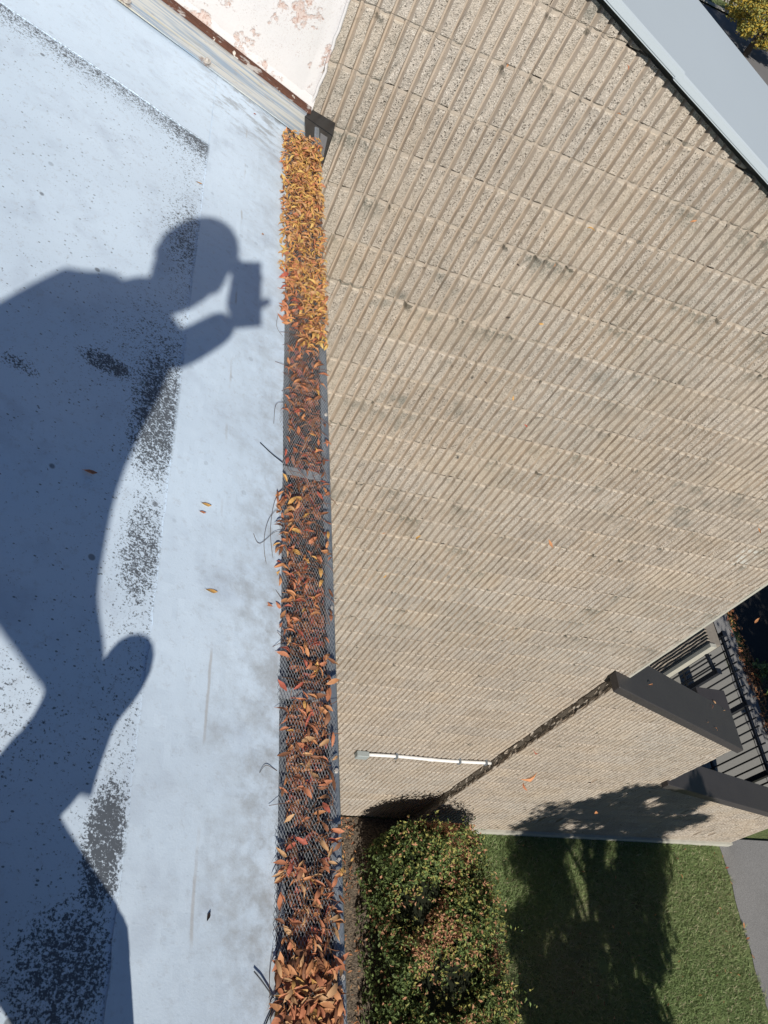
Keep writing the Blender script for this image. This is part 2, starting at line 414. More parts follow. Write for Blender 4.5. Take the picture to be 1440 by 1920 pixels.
# ------------------------------------------------------------------ fluted block walls
P8 = .0508; BL = .4064; CH = .2032; DEP = .0170
def profile(nribs, jit, wear=1.0):
    """(x, y, kind) from left to right; kind is the material of the quad that starts there: 1 side, 0 split front"""
    pts = []
    for k in range(nribs):
        b = k * P8
        j = [random.gauss(0, jit) for _ in range(3)]
        pts += [(b + .0001, DEP, 1), (b + .0030, DEP - .0005, 1), (b + .0090 + j[0], .0, 0), (b + .0254, -.0012, 0), (b + .0418 + j[1], .0, 1), (b + .0478, DEP - .0005, 1)]
    pts.append((nribs * P8 - .0001, DEP, 1))
    return pts
def block_mesh(nribs, hgt, seed, broken=0):
    random.seed(seed)
    pr = profile(nribs, .0009); n = len(pr)
    zs = [0.0, .007, .055, .10, .145, hgt - .007, hgt] if hgt > .15 else [0, hgt / 2, hgt]
    bro = set(random.sample(range(nribs), broken)) if broken else set()
    cut = random.choice([(0, 3), (2, 6), (0, 6), (3, 6)])
    V, F, mi = [], [], []
    for r, z in enumerate(zs):
        for i, (x, y, k) in enumerate(pr):
            q = i % 6; rib = min(i // 6, nribs - 1); yy = y; xx = x
            if q in (2, 3, 4) and i < n - 1:
                yy += random.gauss(0, .0016) + (.004 + abs(random.gauss(0, .003)) if r in (0, len(zs) - 1) else 0)
                xx += random.gauss(0, .0011)
                if rib in bro and cut[0] <= r <= cut[1]: yy = random.uniform(.010, .028)
                elif random.random() < .02: yy += random.uniform(.003, .010)
            V.append((xx, yy, z))
    m = len(zs)
    for r in range(m - 1):
        for i in range(n - 1):
            F.append((r * n + i, r * n + i + 1, (r + 1) * n + i + 1, (r + 1) * n + i)); mi.append(0 if pr[i][2] == 0 else 1)
    # top and bottom beds back to y = .05
    for r, flip in ((0, False), (m - 1, True)):
        z = zs[r]; b0 = len(V); V += [(pr[0][0], .05, z), (pr[-1][0], .05, z)]
        face = [r * n + i for i in range(n)] + [b0 + 1, b0]
        F.append(tuple(face if flip else face[::-1])); mi.append(1)
    random.seed(seed + 1)
    return V, F, mi
VAR = [as_mesh('block', *(lambda t: (t[0], t[1], [M_split, M_side], t[2]))(block_mesh(8, .1945, 100 + s))) for s in range(12)]
VARB = [as_mesh('block', *(lambda t: (t[0], t[1], [M_split, M_side], t[2]))(block_mesh(8, .1945, 300 + s, b))) for s, b in enumerate((1, 2, 1, 3, 1, 2))]
VARH = [as_mesh('block', *(lambda t: (t[0], t[1], [M_split, M_side], t[2]))(block_mesh(4, .1945, 500 + s))) for s in range(5)]
VAR3 = as_mesh('block', *(lambda t: (t[0], t[1], [M_split, M_side], t[2]))(block_mesh(3, .1945, 600)))
def cut_block(me, x, y, z, fn):
    """the block trimmed to z <= a*x + b"""
    a, b = fn
    bm = bmesh.new(); bm.from_mesh(me)
    co = Vector((0 - 0, 0, a * x + b - z)); no = Vector((-a, 0, 1)).normalized()
    g = bm.verts[:] + bm.edges[:] + bm.faces[:]
    r = bmesh.ops.bisect_plane(bm, geom=g, plane_co=co, plane_no=no, clear_outer=True)
    ed = [e for e in r['geom_cut'] if isinstance(e, bmesh.types.BMEdge)]
    try: bmesh.ops.edgeloop_fill(bm, edges=ed)
    except Exception: pass
    if len(bm.faces) < 3: bm.free(); return None
    m2 = bpy.data.meshes.new('block'); bm.to_mesh(m2); bm.free()
    for m in me.materials: m2.materials.append(m)
    return m2
def pix(x, y, z):
    p = Vector((x, y, z)) - EYE; d = p.dot(fwd)
    return 720 + 1512.6 * p.dot(right) / d, 960 + 1512.6 * p.dot(down) / d, d
def lay_blocks(root, x0, x1, y, ztop, z0, ncourse, first_half, top, limit, brk, ribs=80):
    """returns nothing; biggest `limit` visible blocks become parts, the rest one stuff part"""
    rnd = random.Random(11 + int(x0 * 10)); items = []
    for c in range(ncourse):
        z = z0 + c * CH
        segs = []; left = ribs; x = x0
        if (c + first_half) % 2: segs.append((x, 4)); x += 4 * P8; left -= 4
        while left > 0:
            n = 8 if left >= 8 else 4 if left >= 4 else 3
            segs.append((x, n)); x += n * P8; left -= n
        for sx, n in segs:
            zt_l = top[0] * sx + top[1]; zt_r = top[0] * (sx + n * P8) + top[1]
            if z > max(zt_l, zt_r) - .01: continue
            me = rnd.choice(VARH) if n == 4 else VAR3 if n == 3 else (rnd.choice(VARB) if rnd.random() < brk(sx, z) else rnd.choice(VAR))
            if min(zt_l, zt_r) < z + .1945:
                me = cut_block(me, sx, y, z, top)
                if me is None: continue
            u, v, d = pix(sx + n * P8 / 2, y, z + .1)
            vis = u > 600 and u < 1465 and v > -30 and v < 1600
            items.append((vis, n / d ** 2.5, me, sx, y + rnd.uniform(-.0035, .0035), z + .0045))
    items.sort(key=lambda t: (-t[0], -t[1]))
    org = origin(root)
    for t in items[:limit]:
        o = bpy.data.objects.new('block', t[2]); o.location = Vector(t[3:6]) - org; link(o, root)
    rest = items[limit:]
    if rest:
        bm = bmesh.new()
        for t in rest:
            me = t[2].copy(); me.transform(Matrix.Translation(Vector(t[3:6]))); bm.from_mesh(me); bpy.data.meshes.remove(me)
        tag(bm_obj('rest_of_blocks', bm, [M_split, M_side], root), kind='stuff')
def mortar(root, x0, x1, y, z0, n, top):
    V, F = [], []
    nr = int(round((x1 - x0) / P8))
    for c in range(n + 1):
        z = z0 + c * CH
        pts = []
        for k in range(nr):
            b = x0 + k * P8
            if z + .01 > top[0] * (b + P8) + top[1]: break
            pts += [(b + .001, DEP + .001), (b + .0030, DEP), (b + .0094, .0040 + random.uniform(-.004, .003)), (b + .0414, .0040 + random.uniform(-.004, .003)), (b + .0478, DEP)]
        n0 = len(V)
        for (x, yy) in pts:
            V += [(x, y + yy, z - .0058 + random.uniform(-.002, .001)), (x, y + yy, z + .0058 + random.uniform(-.001, .002))]
        for i in range(len(pts) - 1):
            a = n0 + 2 * i; F.append((a, a + 2, a + 3, a + 1))
    tag(obj('mortar_joint', V, F, M_mortar, root), kind='stuff')
def raked_box(x0, x1, y0, y1, z0, top, drop=0.0):
    a, b = top
    pb = [(x0, y0, z0), (x1, y0, z0), (x1, y1, z0), (x0, y1, z0)]
    pt = [(x, y, a * x + b - drop) for x, y, _ in pb]
    return prism(pb, pt)

# --- tall wing wall (the face straight ahead, its foot on the lawn)
TOPW = (-.306, -.646 + .306 * 1.218 - .035)           # upper edge of the blocks
Z0W = -1.160 - 39 * CH
wing = thing('wing_wall', 'tall tan fluted block wall with a sloping pale metal coping, rising from the hedge to above the roof', 'wall', (2.5, .15, Z0W))
XW0, XW1 = .528 - P8, .528 - P8 + 10 * BL
lay_blocks(wing, XW0, XW1, 0, 0, Z0W, 45, 0, TOPW, 300, lambda x, z: .015 * (z < -4))
mortar(wing, XW0, XW1, 0, Z0W, 44, TOPW)
V, F = raked_box(-4.0, XW1 - .012, .045, .30, Z0W - .3, TOPW, -.02)
obj('core_wall', V, F, M_backing, wing)
V, F = raked_box(XW1 - .011, XW1 + .014, -.002, .302, Z0W - .1, TOPW, .0)
obj('corner_edge', V, F, M_conc, wing)
# coping of the wing wall: three lapped lengths of bent sheet, tilted to the front
def coping_len(xa, xb, yf, yb, ftop, btop, lip, mat, root, lift=0.0, t=.003, hem=True):
    def fz(x): return ftop[0] * x + ftop[1] + lift
    def bz(x): return btop[0] * x + btop[1] + lift
    V = []
    for x in (xa, xb):
        V += [(x, yf + .012, fz(x) - lip + .003), (x, yf - .002, fz(x) - lip), (x, yf, fz(x) - .006), (x, yf + .007, fz(x)), (x, yb - .006, bz(x)), (x, yb, bz(x) - .005), (x, yb + .002, bz(x) - lip), (x, yb - .006, bz(x) - lip + .002)]
    F = [(i, i + 1, i + 9, i + 8) for i in range(7)]
    # turned under so the sheet has thickness
    n = len(V); V += [(x, y + (t if k % 8 < 4 else -t), z - t * 2) for k, (x, y, z) in enumerate(V)]
    F += [(n + i + 8, n + i + 9, n + i + 1, n + i) for i in range(7)]
    F += [tuple([i for i in range(8)] + [n + i for i in range(7, -1, -1)]), tuple([8 + i for i in range(7, -1, -1)] + [n + 8 + i for i in range(8)])]
    return obj('coping_panel', V, F, mat, root)
ft = (-.300, -.634 + .300 * 1.25); bt = (-.300, -.615 + .300 * 1.683)
for xa, xb, lf in ((-2.2, .42, 0), (.40, 1.60, .005), (1.575, 2.95, 0), (2.93, 4.62, .003)):
    coping_len(xa, xb, -.055, .40, ft, bt, .030, M_cop, wing, lf)
# white coating over the part of the wall that stands on the roof
RS = .32
def zr(x): return -1.33 - RS * (x - .402)
xs = np.linspace(-2.6, .487, 60); zs = np.linspace(0, 1, 24)
V = []; nz = len(zs)
for i, x in enumerate(xs):
    for k, t in enumerate(zs):
        zt = TOPW[0] * x + TOPW[1] - .01; zb = zr(x) + .012
        z = zb + (zt - zb) * t
        xx = x + (random.gauss(0, .0035) if i == len(xs) - 1 else 0)
        V.append((xx, -.014 + random.gauss(0, .0012) + (.012 if i == len(xs) - 1 else 0), z))
n = len(V); V += [(x, .046, z) for x, y, z in V]
Q = grid_quads(len(xs), nz)
F = Q.tolist() + (Q + n)[:, ::-1].tolist()
for i in range(len(xs) - 1):
    for k in (0, nz - 1):
        a = i * nz + k; F.append((a, a + nz, n + a + nz, n + a))
for k in range(nz - 1):
    a = (len(xs) - 1) * nz + k; F.append((a, a + 1, n + a + 1, n + a))
o = obj('wall_coating', V, F, M_coat, wing, smooth=True); o['label'] = 'white peeling coating above the roof'
# a raised lip of coating along the vertical edge
V, F = tube([(.484 + random.gauss(0, .0015), -.014, zr(.484) + .01 + t * 1.05) for t in np.linspace(0, 1, 40)], .0055, 6)
obj('coating_edge', V, F, M_coat, wing, smooth=True)

# --- stepped screen wall in front of the far end
TOP1 = (-.427, -4.933 + .427 * 4.382 - .02); TOP2 = (-.31, -7.12 + .31 * 7.2 - .08)
XS0 = 4.385
step = thing('stepped_wall', 'lower tan fluted block wall stepping down in two stages under charcoal metal caps, at the lawn edge', 'wall', (6.9, .05, G))
Z0S = -1.160 - 39 * CH + .10
XM = XS0 + 43 * P8
lay_blocks(step, XS0, XM, -.10, 0, Z0S, 21, 1, TOP1, 150, lambda x, z: .02, 43)
lay_blocks(step, XM + .001, 9.40, -.10, 0, Z0S, 10, 0, TOP2, 150, lambda x, z: .02, 55)
mortar(step, XS0, XM, -.10, Z0S, 20, TOP1)
mortar(step, XM, XM + 55 * P8, -.10, Z0S, 9, TOP2)
XE = XM
V, F = join([raked_box(4.57, XE - .03, -.055, .2, G - .2, TOP1, .004), raked_box(XS0 + .006, 4.57, -.055, -.004, G - .2, TOP1, .004)])
obj('upper_core', V, F, M_backing, step)
V, F = raked_box(XE - .03, 9.33, -.055, .17, G - .2, TOP2, .004)
obj('lower_core', V, F, M_backing, step)
# rough left return of the screen wall
Vr = []; nzr = 90
for k in range(nzr):
    z = G + (TOP1[0] * XS0 + TOP1[1] - G) * k / (nzr - 1)
    for j, yy in enumerate(np.linspace(-.098, -.002, 7)):
        Vr.append((XS0 + .012 + random.gauss(0, .006) - .012 * math.exp(-((yy + .098) / .02) ** 2) - .006 * (math.sin(k * 1.7 + j * .6) > .55), yy, z))
obj('rough_return', Vr, grid_quads(nzr, 7).tolist(), M_split, step)
V, F = box(XS0 - .002, 9.40, -.128, .16, G - .1, Z0S - .006)
obj('foundation', V, F, M_conc, step)
V, F = raked_box(XE - .028, XE - .004, -.088, .2, -7.3, TOP1, .004); obj('upper_end', V, F, M_side, step)
V, F = raked_box(9.332, 9.372, -.098, .17, G, TOP2, .004); obj('lower_end', V, F, M_side, step)
# caps
def cap(name, xa, xb, yf, yb, top, lip, poly=None):
    a, b = top
    f = lambda x: a * x + b
    pts = poly or [(xa, yf), (xb, yf), (xb, yb), (xa, yb)]
    bm = bmesh.new()
    lo = [bm.verts.new((x, y, f(x) - lip)) for x, y in pts]; hi = [bm.verts.new((x, y, f(x))) for x, y in pts]
    n = len(pts); bm.faces.new(hi); bm.faces.new(lo[::-1])
    for i in range(n): bm.faces.new((lo[i], lo[(i + 1) % n], hi[(i + 1) % n], hi[i]))
    bmesh.ops.bevel(bm, geom=bm.edges[:], offset=.006, segments=1, affect='EDGES')
    return bm_obj(name, bm, M_brown, step)
c1 = (-.427, -4.84 + .427 * 4.382)
cap('metal_cap', 0, 0, 0, 0, c1, .095, [(4.335, -.155), (6.555, -.155), (6.555, .25), (4.575, .25), (4.575, -.006), (4.335, -.006)])
c2 = (-.31, -7.16 + .31 * 7.474)
cap('metal_cap', 6.505, 9.43, -.155, .20, c2, .115)

# ------------------------------------------------------------------ building A: the roof underfoot
bldA = thing('flat_roof_building', 'white coated low pitch roof with worn black specks, under the camera on the left', 'building', (-2.5, -4, G))
def roof_sheet(name, x0, x1, y0, y1, dz, nx, ny, thick=.004, amp=.0016, mat=M_roof):
    xs = np.linspace(x0, x1, nx); ys = np.linspace(y0, y1, ny)
    X, Y = np.meshgrid(xs, ys, indexing='ij')
    if thick < .01:
        X = X.copy(); Y = Y.copy(); X[0] += rng.normal(0, .0008, ny); Y[:, 0] += rng.normal(0, .0010, nx) if y0 > -5 else 0
    Z = -1.33 - RS * (X - .402) + dz + amp * (np.sin(X * 13 + Y * 5) + np.sin(Y * 17 - X * 7)) + rng.normal(0, .0002, X.shape)
    V = np.stack([X, Y, Z], -1).reshape(-1, 3); n = len(V)
    V2 = V.copy(); V2[:, 2] -= thick
    Q = grid_quads(nx, ny); F = Q.tolist() + (Q + n)[:, ::-1].tolist()
    for i in range(nx - 1):
        for j in (0, ny - 1):
            a = i * ny + j; F.append((a, a + ny, n + a + ny, n + a))
    for j in range(ny - 1):
        for i in (0, nx - 1):
            a = i * ny + j; F.append((a, a + 1, n + a + 1, n + a))
    return obj(name, np.r_[V, V2], F, mat, bldA, smooth=False)
roof_sheet('roof', -5.0, .402, -7.0, .04, 0, 130, 160, .12)
roof_sheet('membrane_strip', .154, .4035, -7.0, -.03, .0022, 24, 320, .0022)
roof_sheet('membrane_strip', -5.0, .152, -.574, -.03, .0024, 240, 20, .0024)
V, F = join([box(-4.8, .36, -6.9, -.3, G, -1.52), ])
V = [(x, y, z if z < -5 else zr(x) - .20) for x, y, z in V]
obj('eave_wall', V, F, M_backing, bldA)
# flashing along the wing wall
def along(y0, z0, y1, z1, xa, xb, t, nx=2):
    V = []
    for x in np.linspace(xa, xb, nx):
        r = zr(x); V += [(x, y0, r + z0), (x, y1, r + z1), (x, y1, r + z1 - t), (x, y0, r + z0 - t)]
    F = [(3, 2, 1, 0), tuple(4 * (nx - 1) + i for i in range(4))]
    for i in range(nx - 1):
        for k in range(4):
            F.append((4 * i + k, 4 * i + (k + 1) % 4, 4 * i + 4 + (k + 1) % 4, 4 * i + 4 + k))
    return V, F
flash = thing('wall_flashing', 'streaked white metal flashing strip with a rusty bar where the white roof meets the wall', 'flashing', (-.8, -.1, zr(-.8)))
V, F = along(-.185, .012, -.045, .030, -3.2, .470, .004, 12); obj('flashing_strip', V, F, M_strip, flash)
V, F = along(-.046, .040, -.022, .046, -3.2, .483, .012, 12); obj('rust_bar', V, F, M_rust, flash)
V, F = along(-.023, .048, -.012, .075, -3.2, .488, .010, 12); obj('sealant_bead', V, F, M_coat, flash)
for x in (.115, -.135, -.40, -.66):
    z = zr(x) + .014
    Vc, Fc = [], []
    sc_v, sc_f = tube([(x, -.168, z), (x, -.168, z + .004)], .0125, 14); sh_v, sh_f = tube([(x, -.168, z + .004), (x, -.168, z + .011)], [.007, .0055], 6)
    V, F = join([(sc_v, sc_f), (sh_v, sh_f)]); obj('screw', V, F, M_screw, flash)

# black gutter end piece under the flashing
endc = thing('gutter_end_piece', 'black plastic end piece folded against the wall at the top of the gutter', 'gutter part', (.53, -.12, -1.42))
def plate(name, q, t, mat):
    q = [Vector(p) for p in q]; n = (q[1] - q[0]).cross(q[2] - q[0]).normalized() * t
    V, F = prism([tuple(p) for p in q], [tuple(p + n) for p in q]); return obj(name, V, F, mat, endc)
plate('folded_top', [(.462, -.075, -1.322), (.492, -.012, -1.322), (.580, -.010, -1.338), (.570, -.085, -1.345)], .004, M_blkplastic)
plate('side_plate', [(.462, -.076, -1.323), (.569, -.086, -1.347), (.533, -.275, -1.352), (.470, -.235, -1.330)], .004, M_blkplastic)
plate('front_lip', [(.580, -.010, -1.339), (.571, -.086, -1.346), (.535, -.277, -1.353), (.537, -.270, -1.40), (.576, -.06, -1.40)], .004, M_blkplastic)
plate('outlet_tab', [(.522, -.120, -1.334), (.548, -.124, -1.339), (.533, -.245, -1.345), (.515, -.238, -1.341)], .005, plain('grey_plastic_tab', (.16, .165, .18), .35, .2, 30))
# ------------------------------------------------------------------ gutter
gut = thing('gutter', 'galvanized eave gutter with a diamond wire guard, full of autumn leaves', 'gutter', (.46, -2.0, -1.42))
YG0, YG1 = -4.2, -.10
ring = [(.404, -1.338), (.404, -1.344), (.4225, -1.348), (.4245, -1.405), (.435, -1.425), (.480, -1.425), (.497, -1.40), (.499, -1.334), (.504, -1.330), (.515, -1.331), (.5185, -1.336), (.517, -1.352)]
V = []
for y in np.linspace(YG0, YG1, 30):
    for x, z in ring: V.append((x, y, z))
n = len(ring); m_ = 30
F = []; mi = []
for i in range(m_ - 1):
    for k in range(n - 1):
        F.append((i * n + k, (i + 1) * n + k, (i + 1) * n + k + 1, i * n + k + 1)); mi.append(1 if 2 <= k <= 6 else 0)
obj('trough', V, F, [M_galv, M_trough], gut, mi)
V, F = box(.4236, .4988, YG1 - .003, YG1, -1.425, -1.34); obj('end_plate', V, F, M_galv, gut)
for y, t in ((-1.61, 0), (-2.14, .1), (-.62, 0), (-2.9, 0)):
    V, F = box(.405, .505, y - .011, y + .011, -1.3400, -1.3375)
    obj('spacer_strap', V, F, M_mesh, gut)
for y in (-2.43, -2.60, -2.28, -1.95, -1.42, -1.05):
    V, F = tube([(.510, y, -1.331), (.510, y, -1.3265)], [.005, .0035], 8); obj('screw', V, F, M_screw, gut)
# guard: expanded metal diamonds, real strands
def guard_z(x, y):
    return -1.3285 + .0045 * math.sin(y * 6.1 + 1) * math.sin((x - .40) * 28) + .0022 * math.sin(y * 19 + x * 40) + .0012 * math.sin(y * 47 - x * 90)
cw, chh = .0058, .0130
V, F = [], []
nxm = int(.119 / cw); y = -2.80; r = 0
def strand(p, q, wd=.00072, th=.0006):
    p = Vector(p); q = Vector(q); d = (q - p).normalized(); s = d.cross(Vector((0, 0, 1))).normalized() * wd / 2; up = Vector((0, 0, th))
    b = len(V); V.extend([p - s, p + s, q + s, q - s, p - s * .4 + up, p + s * .4 + up, q + s * .4 + up, q - s * .4 + up])
    F.extend([(b + 4, b + 5, b + 6, b + 7), (b, b + 4, b + 7, b + 3), (b + 1, b + 2, b + 6, b + 5)])
rowsN = int((2.80 - .20) / (chh / 2))
wobx = lambda y: .0032 * math.sin(y * 9) + .0024 * math.sin(y * 23 + 1) - .003 * max(0, (-y - 2.3))
for r in range(rowsN):
    ya = -2.80 + r * chh / 2; yb = ya + chh / 2
    for c in range(nxm):
        xa = .398 + c * cw + (cw / 2 if r % 2 else 0)
        for s in (-1, 1):
            xb = xa + s * cw / 2
            if xb < .397 or xb > .5165: continue
            strand((xa + wobx(ya), ya, guard_z(xa, ya)), (xb + wobx(yb), yb, guard_z(xb, yb)))
tag(obj('wire_guard', V, F, M_mesh, gut), kind='stuff')

# ------------------------------------------------------------------ conduit on the wing wall
cond = thing('conduit', 'white plastic conduit with grey junction box on the block wall above the hedge', 'conduit', (3.6, -.03, -7.06))
bm = bevbox(2.92, 3.045, -.062, -.004, -7.115, -7.030, .006); bm_obj('junction_box', bm, M_box, cond)
pts = [(3.045 + t * (4.38 - 3.045), -.024, -7.068 + .045 * t + .012 * math.sin(t * 7.5)) for t in np.linspace(0, 1, 24)]
V, F = tube(pts, .0175, 10); obj('pipe', V, F, M_pvc, cond, smooth=True)
for k in (5, 17, 22):
    V, F = box(pts[k][0] - .012, pts[k][0] + .012, -.047, -.001, pts[k][2] - .030, pts[k][2] + .024); obj('strap', V, F, M_galv, cond)
V, F = tube([pts[11], pts[12]], .0205, 10); obj('coupling', V, F, M_pvc, cond)

# ------------------------------------------------------------------ yard: fence, gate, pier, low wall, cabinet
def fence(name, label, pts_posts, zr_, x_at, pick_y, hb=G + .02, rail_y=None, cat='fence', gate=False):
    y0, y1 = rail_y
    root = thing(name, label, cat, (x_at((y0 + y1) / 2), (y0 + y1) / 2, G))
    def bar(ya, yb, za, zb, w=.02, nm='rail'):
        xa, xb = x_at(ya), x_at(yb)
        V = [(xa - w, ya, za), (xa + w, ya, za), (xb + w, yb, za), (xb - w, yb, za), (xa - w, ya, zb), (xa + w, ya, zb), (xb + w, yb, zb), (xb - w, yb, zb)]
        F = [(0, 3, 2, 1), (4, 5, 6, 7), (0, 1, 5, 4), (1, 2, 6, 5), (2, 3, 7, 6), (3, 0, 4, 7)]
        obj(nm, V, F, M_black, root)
    bar(y0, y1, zr_ - .04, zr_, .024 if gate else .021, 'top_rail')
    bar(y0, y1, G + .12, G + .155, .018, 'bottom_rail')
    for y in pick_y:
        x = x_at(y); V, F = box(x - .0095, x + .0095, y - .0095, y + .0095, G + .06, zr_ + (.09 if not gate else .05)); obj('picket', V, F, M_black, root)
    for y in pts_posts:
        x = x_at(y); V, F = join([box(x - .036, x + .036, y - .036, y + .036, G, zr_ + .035), box(x - .043, x + .043, y - .043, y + .043, zr_ + .035, zr_ + .055)]); obj('post', V, F, M_black, root)
    return root
pk = [2.69 - .1235 * k for k in range(1, 26) if min(abs(2.69 - .1235 * k - q) for q in (1.57, .58)) > .05]
fence('picket_fence', 'long black metal picket fence with post caps along the walkway beyond the stepped wall', (2.69, 1.57, .58, -.0), -8.0, lambda y: 9.446, [p for p in pk if p > .02], rail_y=(-.0, 2.69))
gx = lambda y: 8.92 + (2.75 - y) * .20
fence('yard_gate', 'short black metal gate swung open across the yard in front of the fence', (2.02, 2.86), -8.0, gx, [2.14, 2.27, 2.40, 2.53, 2.66], rail_y=(2.02, 2.86), cat='gate', gate=True)
pier = thing('pier', 'square block pier with a charcoal metal cap holding a few leaves, behind the stepped wall', 'pier', (8.28, 1.2, G))
V, F = box(8.10, 8.47, .95, 1.40, G, -7.58); obj('shaft', V, F, M_split, pier)
bm = bevbox(8.04, 8.53, .88, 1.46, -7.60, -7.50, .008); bm_obj('metal_cap', bm, M_brown, pier)
low = thing('low_wall', 'low shaded fluted block wall with a pale end strip behind the open gate', 'wall', (8.95, 3.2, G))
V = []; F = []
nyl = 30
for k in range(nyl * 4):
    q = k % 4; yy = 2.37 + (k // 4) * P8 + (0, .010, .024, .036)[q]; xx = 8.90 + (0 if q in (1, 2) else .024)
    for j in range(13):
        V.append((xx + random.gauss(0, .003), yy, G + 1.30 * j / 12))
Q = grid_quads(nyl * 4, 13); obj('fluted_face', V, Q.tolist(), M_split, low)
V, F = box(8.925, 9.12, 2.372, 3.9, G, -7.81); obj('core_wall', V, F, M_backing, low)
V, F = box(8.888, 9.0, 2.31, 2.368, G, -7.79); obj('end_strip', V, F, M_conc, low)
cab = thing('metal_cabinet', 'slate grey metal cabinet with dark slots, behind the fence end post', 'cabinet', (9.55, 3.1, G))
bm = bevbox(9.22, 9.72, 2.80, 3.42, G + .02, -8.42, .012); bm_obj('body', bm, M_cab, cab)
for k in range(3):
    bm = bevbox(9.25, 9.36, 2.86 + k * .17, 2.98 + k * .17, -8.422, -8.405, .004); bm_obj('slot_cover', bm, M_black, cab)
V, F = box(9.20, 9.74, 2.78, 3.44, G + .004, G + .03); obj('plinth', V, F, M_conc, cab)

# ------------------------------------------------------------------ leaves
LEAFCOL = {'golden': (.62, .36, .12), 'orange': (.60, .285, .135), 'rusty': (.54, .22, .12), 'tan': (.56, .34, .18), 'brown': (.27, .125, .07), 'red': (.46, .13, .09), 'yellow': (.68, .47, .16), 'dark': (.05, .035, .03)}
LM = {k: mat_leaf('leaf_' + k, v) for k, v in LEAFCOL.items()}
def leaf_shape(seed):
    r = random.Random(seed); fold = r.uniform(.1, 1.0); arch = r.uniform(-.7, 1.1); tw = r.uniform(-.8, .8); wd = r.uniform(.30, .46)
    st = [(-.62, .012), (-.5, .02), (-.30, .62), (-.05, 1.0), (.2, .82), (.40, .36), (.5, .0)]
    V = []
    for t, wv in st:
        h = wv * wd / 2; zc = -arch * (t * t) * .9; a = tw * t
        for s in (-1, 0, 1):
            hh = h * (1 + (r.uniform(-.28, .2) if s else 0)); yy = s * hh * math.cos(fold); zz = abs(s) * hh * math.sin(fold) + (r.uniform(-.03, .03) if s else 0)
            V.append((t, yy * math.cos(a) - zz * math.sin(a), zc + zz * math.cos(a) + yy * math.sin(a)))
    V = np.array(V); V[:, 2] -= V[:, 2].min()
    F = []
    for i in range(len(st) - 1):
        for k in range(2):
            a = i * 3 + k; F.append((a, a + 3, a + 4, a + 1))
    return V, np.array(F)
SHAPES = [leaf_shape(s) for s in range(9)]
FLAT = min(range(9), key=lambda i: SHAPES[i][0][:, 2].max())
LMESH = {}
def leaf_mesh(s, colr):
    if (s, colr) not in LMESH: LMESH[(s, colr)] = as_mesh('fallen_leaf', SHAPES[s][0], SHAPES[s][1].tolist(), LM[colr], smooth=True)
    return LMESH[(s, colr)]
def rot_xyz(a, b, c):
    return Matrix.Rotation(c, 3, 'Z') @ Matrix.Rotation(b, 3, 'Y') @ Matrix.Rotation(a, 3, 'X')
def place_leaf(pos, size, s, colr, rot, label, group, name='fallen_leaf'):
    o = bpy.data.objects.new(name, leaf_mesh(s, colr)); o.location = pos; o.scale = (size,) * 3
    o.rotation_euler = rot_xyz(*rot).to_euler(); link(o)
    return tag(o, label, 'leaf', group)
class Cloud:
    def __init__(s): s.V = []; s.F = []; s.mi = []; s.n = 0
    def add(s, V, F, m):
        s.V.append(V); s.F.append(F + s.n); s.mi.append(np.full(len(F), m)); s.n += len(V)
    def build(s, name, mats, parent=None):
        o = obj(name, np.concatenate(s.V), np.concatenate(s.F).tolist(), mats, parent, np.concatenate(s.mi)); return o
def weighted(r, tab):
    t = r.random() * sum(w for _, w in tab)
    for k, wv in tab:
        t -= wv
        if t <= 0: return k
    return tab[-1][0]
rl = random.Random(5)
cands = []
def scatter(n, y0, y1, x0, x1, tab, size, zlift, tilt=.5, bias=1.0):
    for _ in range(n):
        y = rl.uniform(y0, y1); t = rl.random() ** bias; x = x0 + (x1 - x0) * t
        cands.append(((x, y, -1.3255 + rl.random() * zlift), rl.uniform(*size), rl.randrange(9), weighted(rl, tab), (rl.uniform(-tilt, tilt), rl.uniform(-tilt, tilt), rl.uniform(0, 6.28))))
GOLD = [('golden', 5), ('orange', 3.2), ('yellow', 1.6), ('rusty', 1.6), ('tan', 3.4), ('brown', 1.4)]
RUST = [('rusty', 5), ('orange', 3), ('red', 1.6), ('brown', 3), ('golden', .8), ('tan', .7)]
LOW = [('orange', 4), ('rusty', 3.5), ('tan', 3), ('brown', 2.5), ('golden', 1)]
scatter(1500, -.93, -.235, .384, .512, GOLD, (.014, .027), .026, .8)
scatter(230, -.62, -.26, .43, .50, GOLD, (.018, .029), .046, .8)
scatter(150, -1.22, -.92, .44, .512, GOLD, (.018, .030), .018, .7)
scatter(200, -1.04, -.90, .41, .512, GOLD, (.014, .027), .024, .7)
scatter(130, -1.16, -1.0, .445, .512, GOLD, (.014, .027), .016, .7)
scatter(70, -1.15, -.92, .392, .44, RUST, (.022, .034), .012, .7)
scatter(95, -1.70, -1.15, .402, .512, RUST, (.016, .028), .005, .45)
scatter(95, -2.10, -1.70, .396, .512, RUST, (.016, .028), .006, .5)
scatter(60, -1.95, -1.66, .390, .424, RUST, (.016, .028), .006, .6)
scatter(85, -2.47, -2.08, .402, .512, RUST + [('tan', 2)], (.016, .030), .006, .5)
scatter(75, -2.60, -2.44, .402, .512, LOW, (.015, .028), .006, .4)
scatter(420, -2.80, -2.575, .402, .503, LOW, (.016, .032), .014, .45)
def shows(c):
    u, v, d = pix(*c[0]); return c[1] / d * (1.0 if -10 < v < 1925 else 0) * (1 + 6 * (c[0][2] + 1.3255))
cands.sort(key=lambda c: -shows(c))
NIND = 258
cl = Cloud(); keys = list(LEAFCOL)
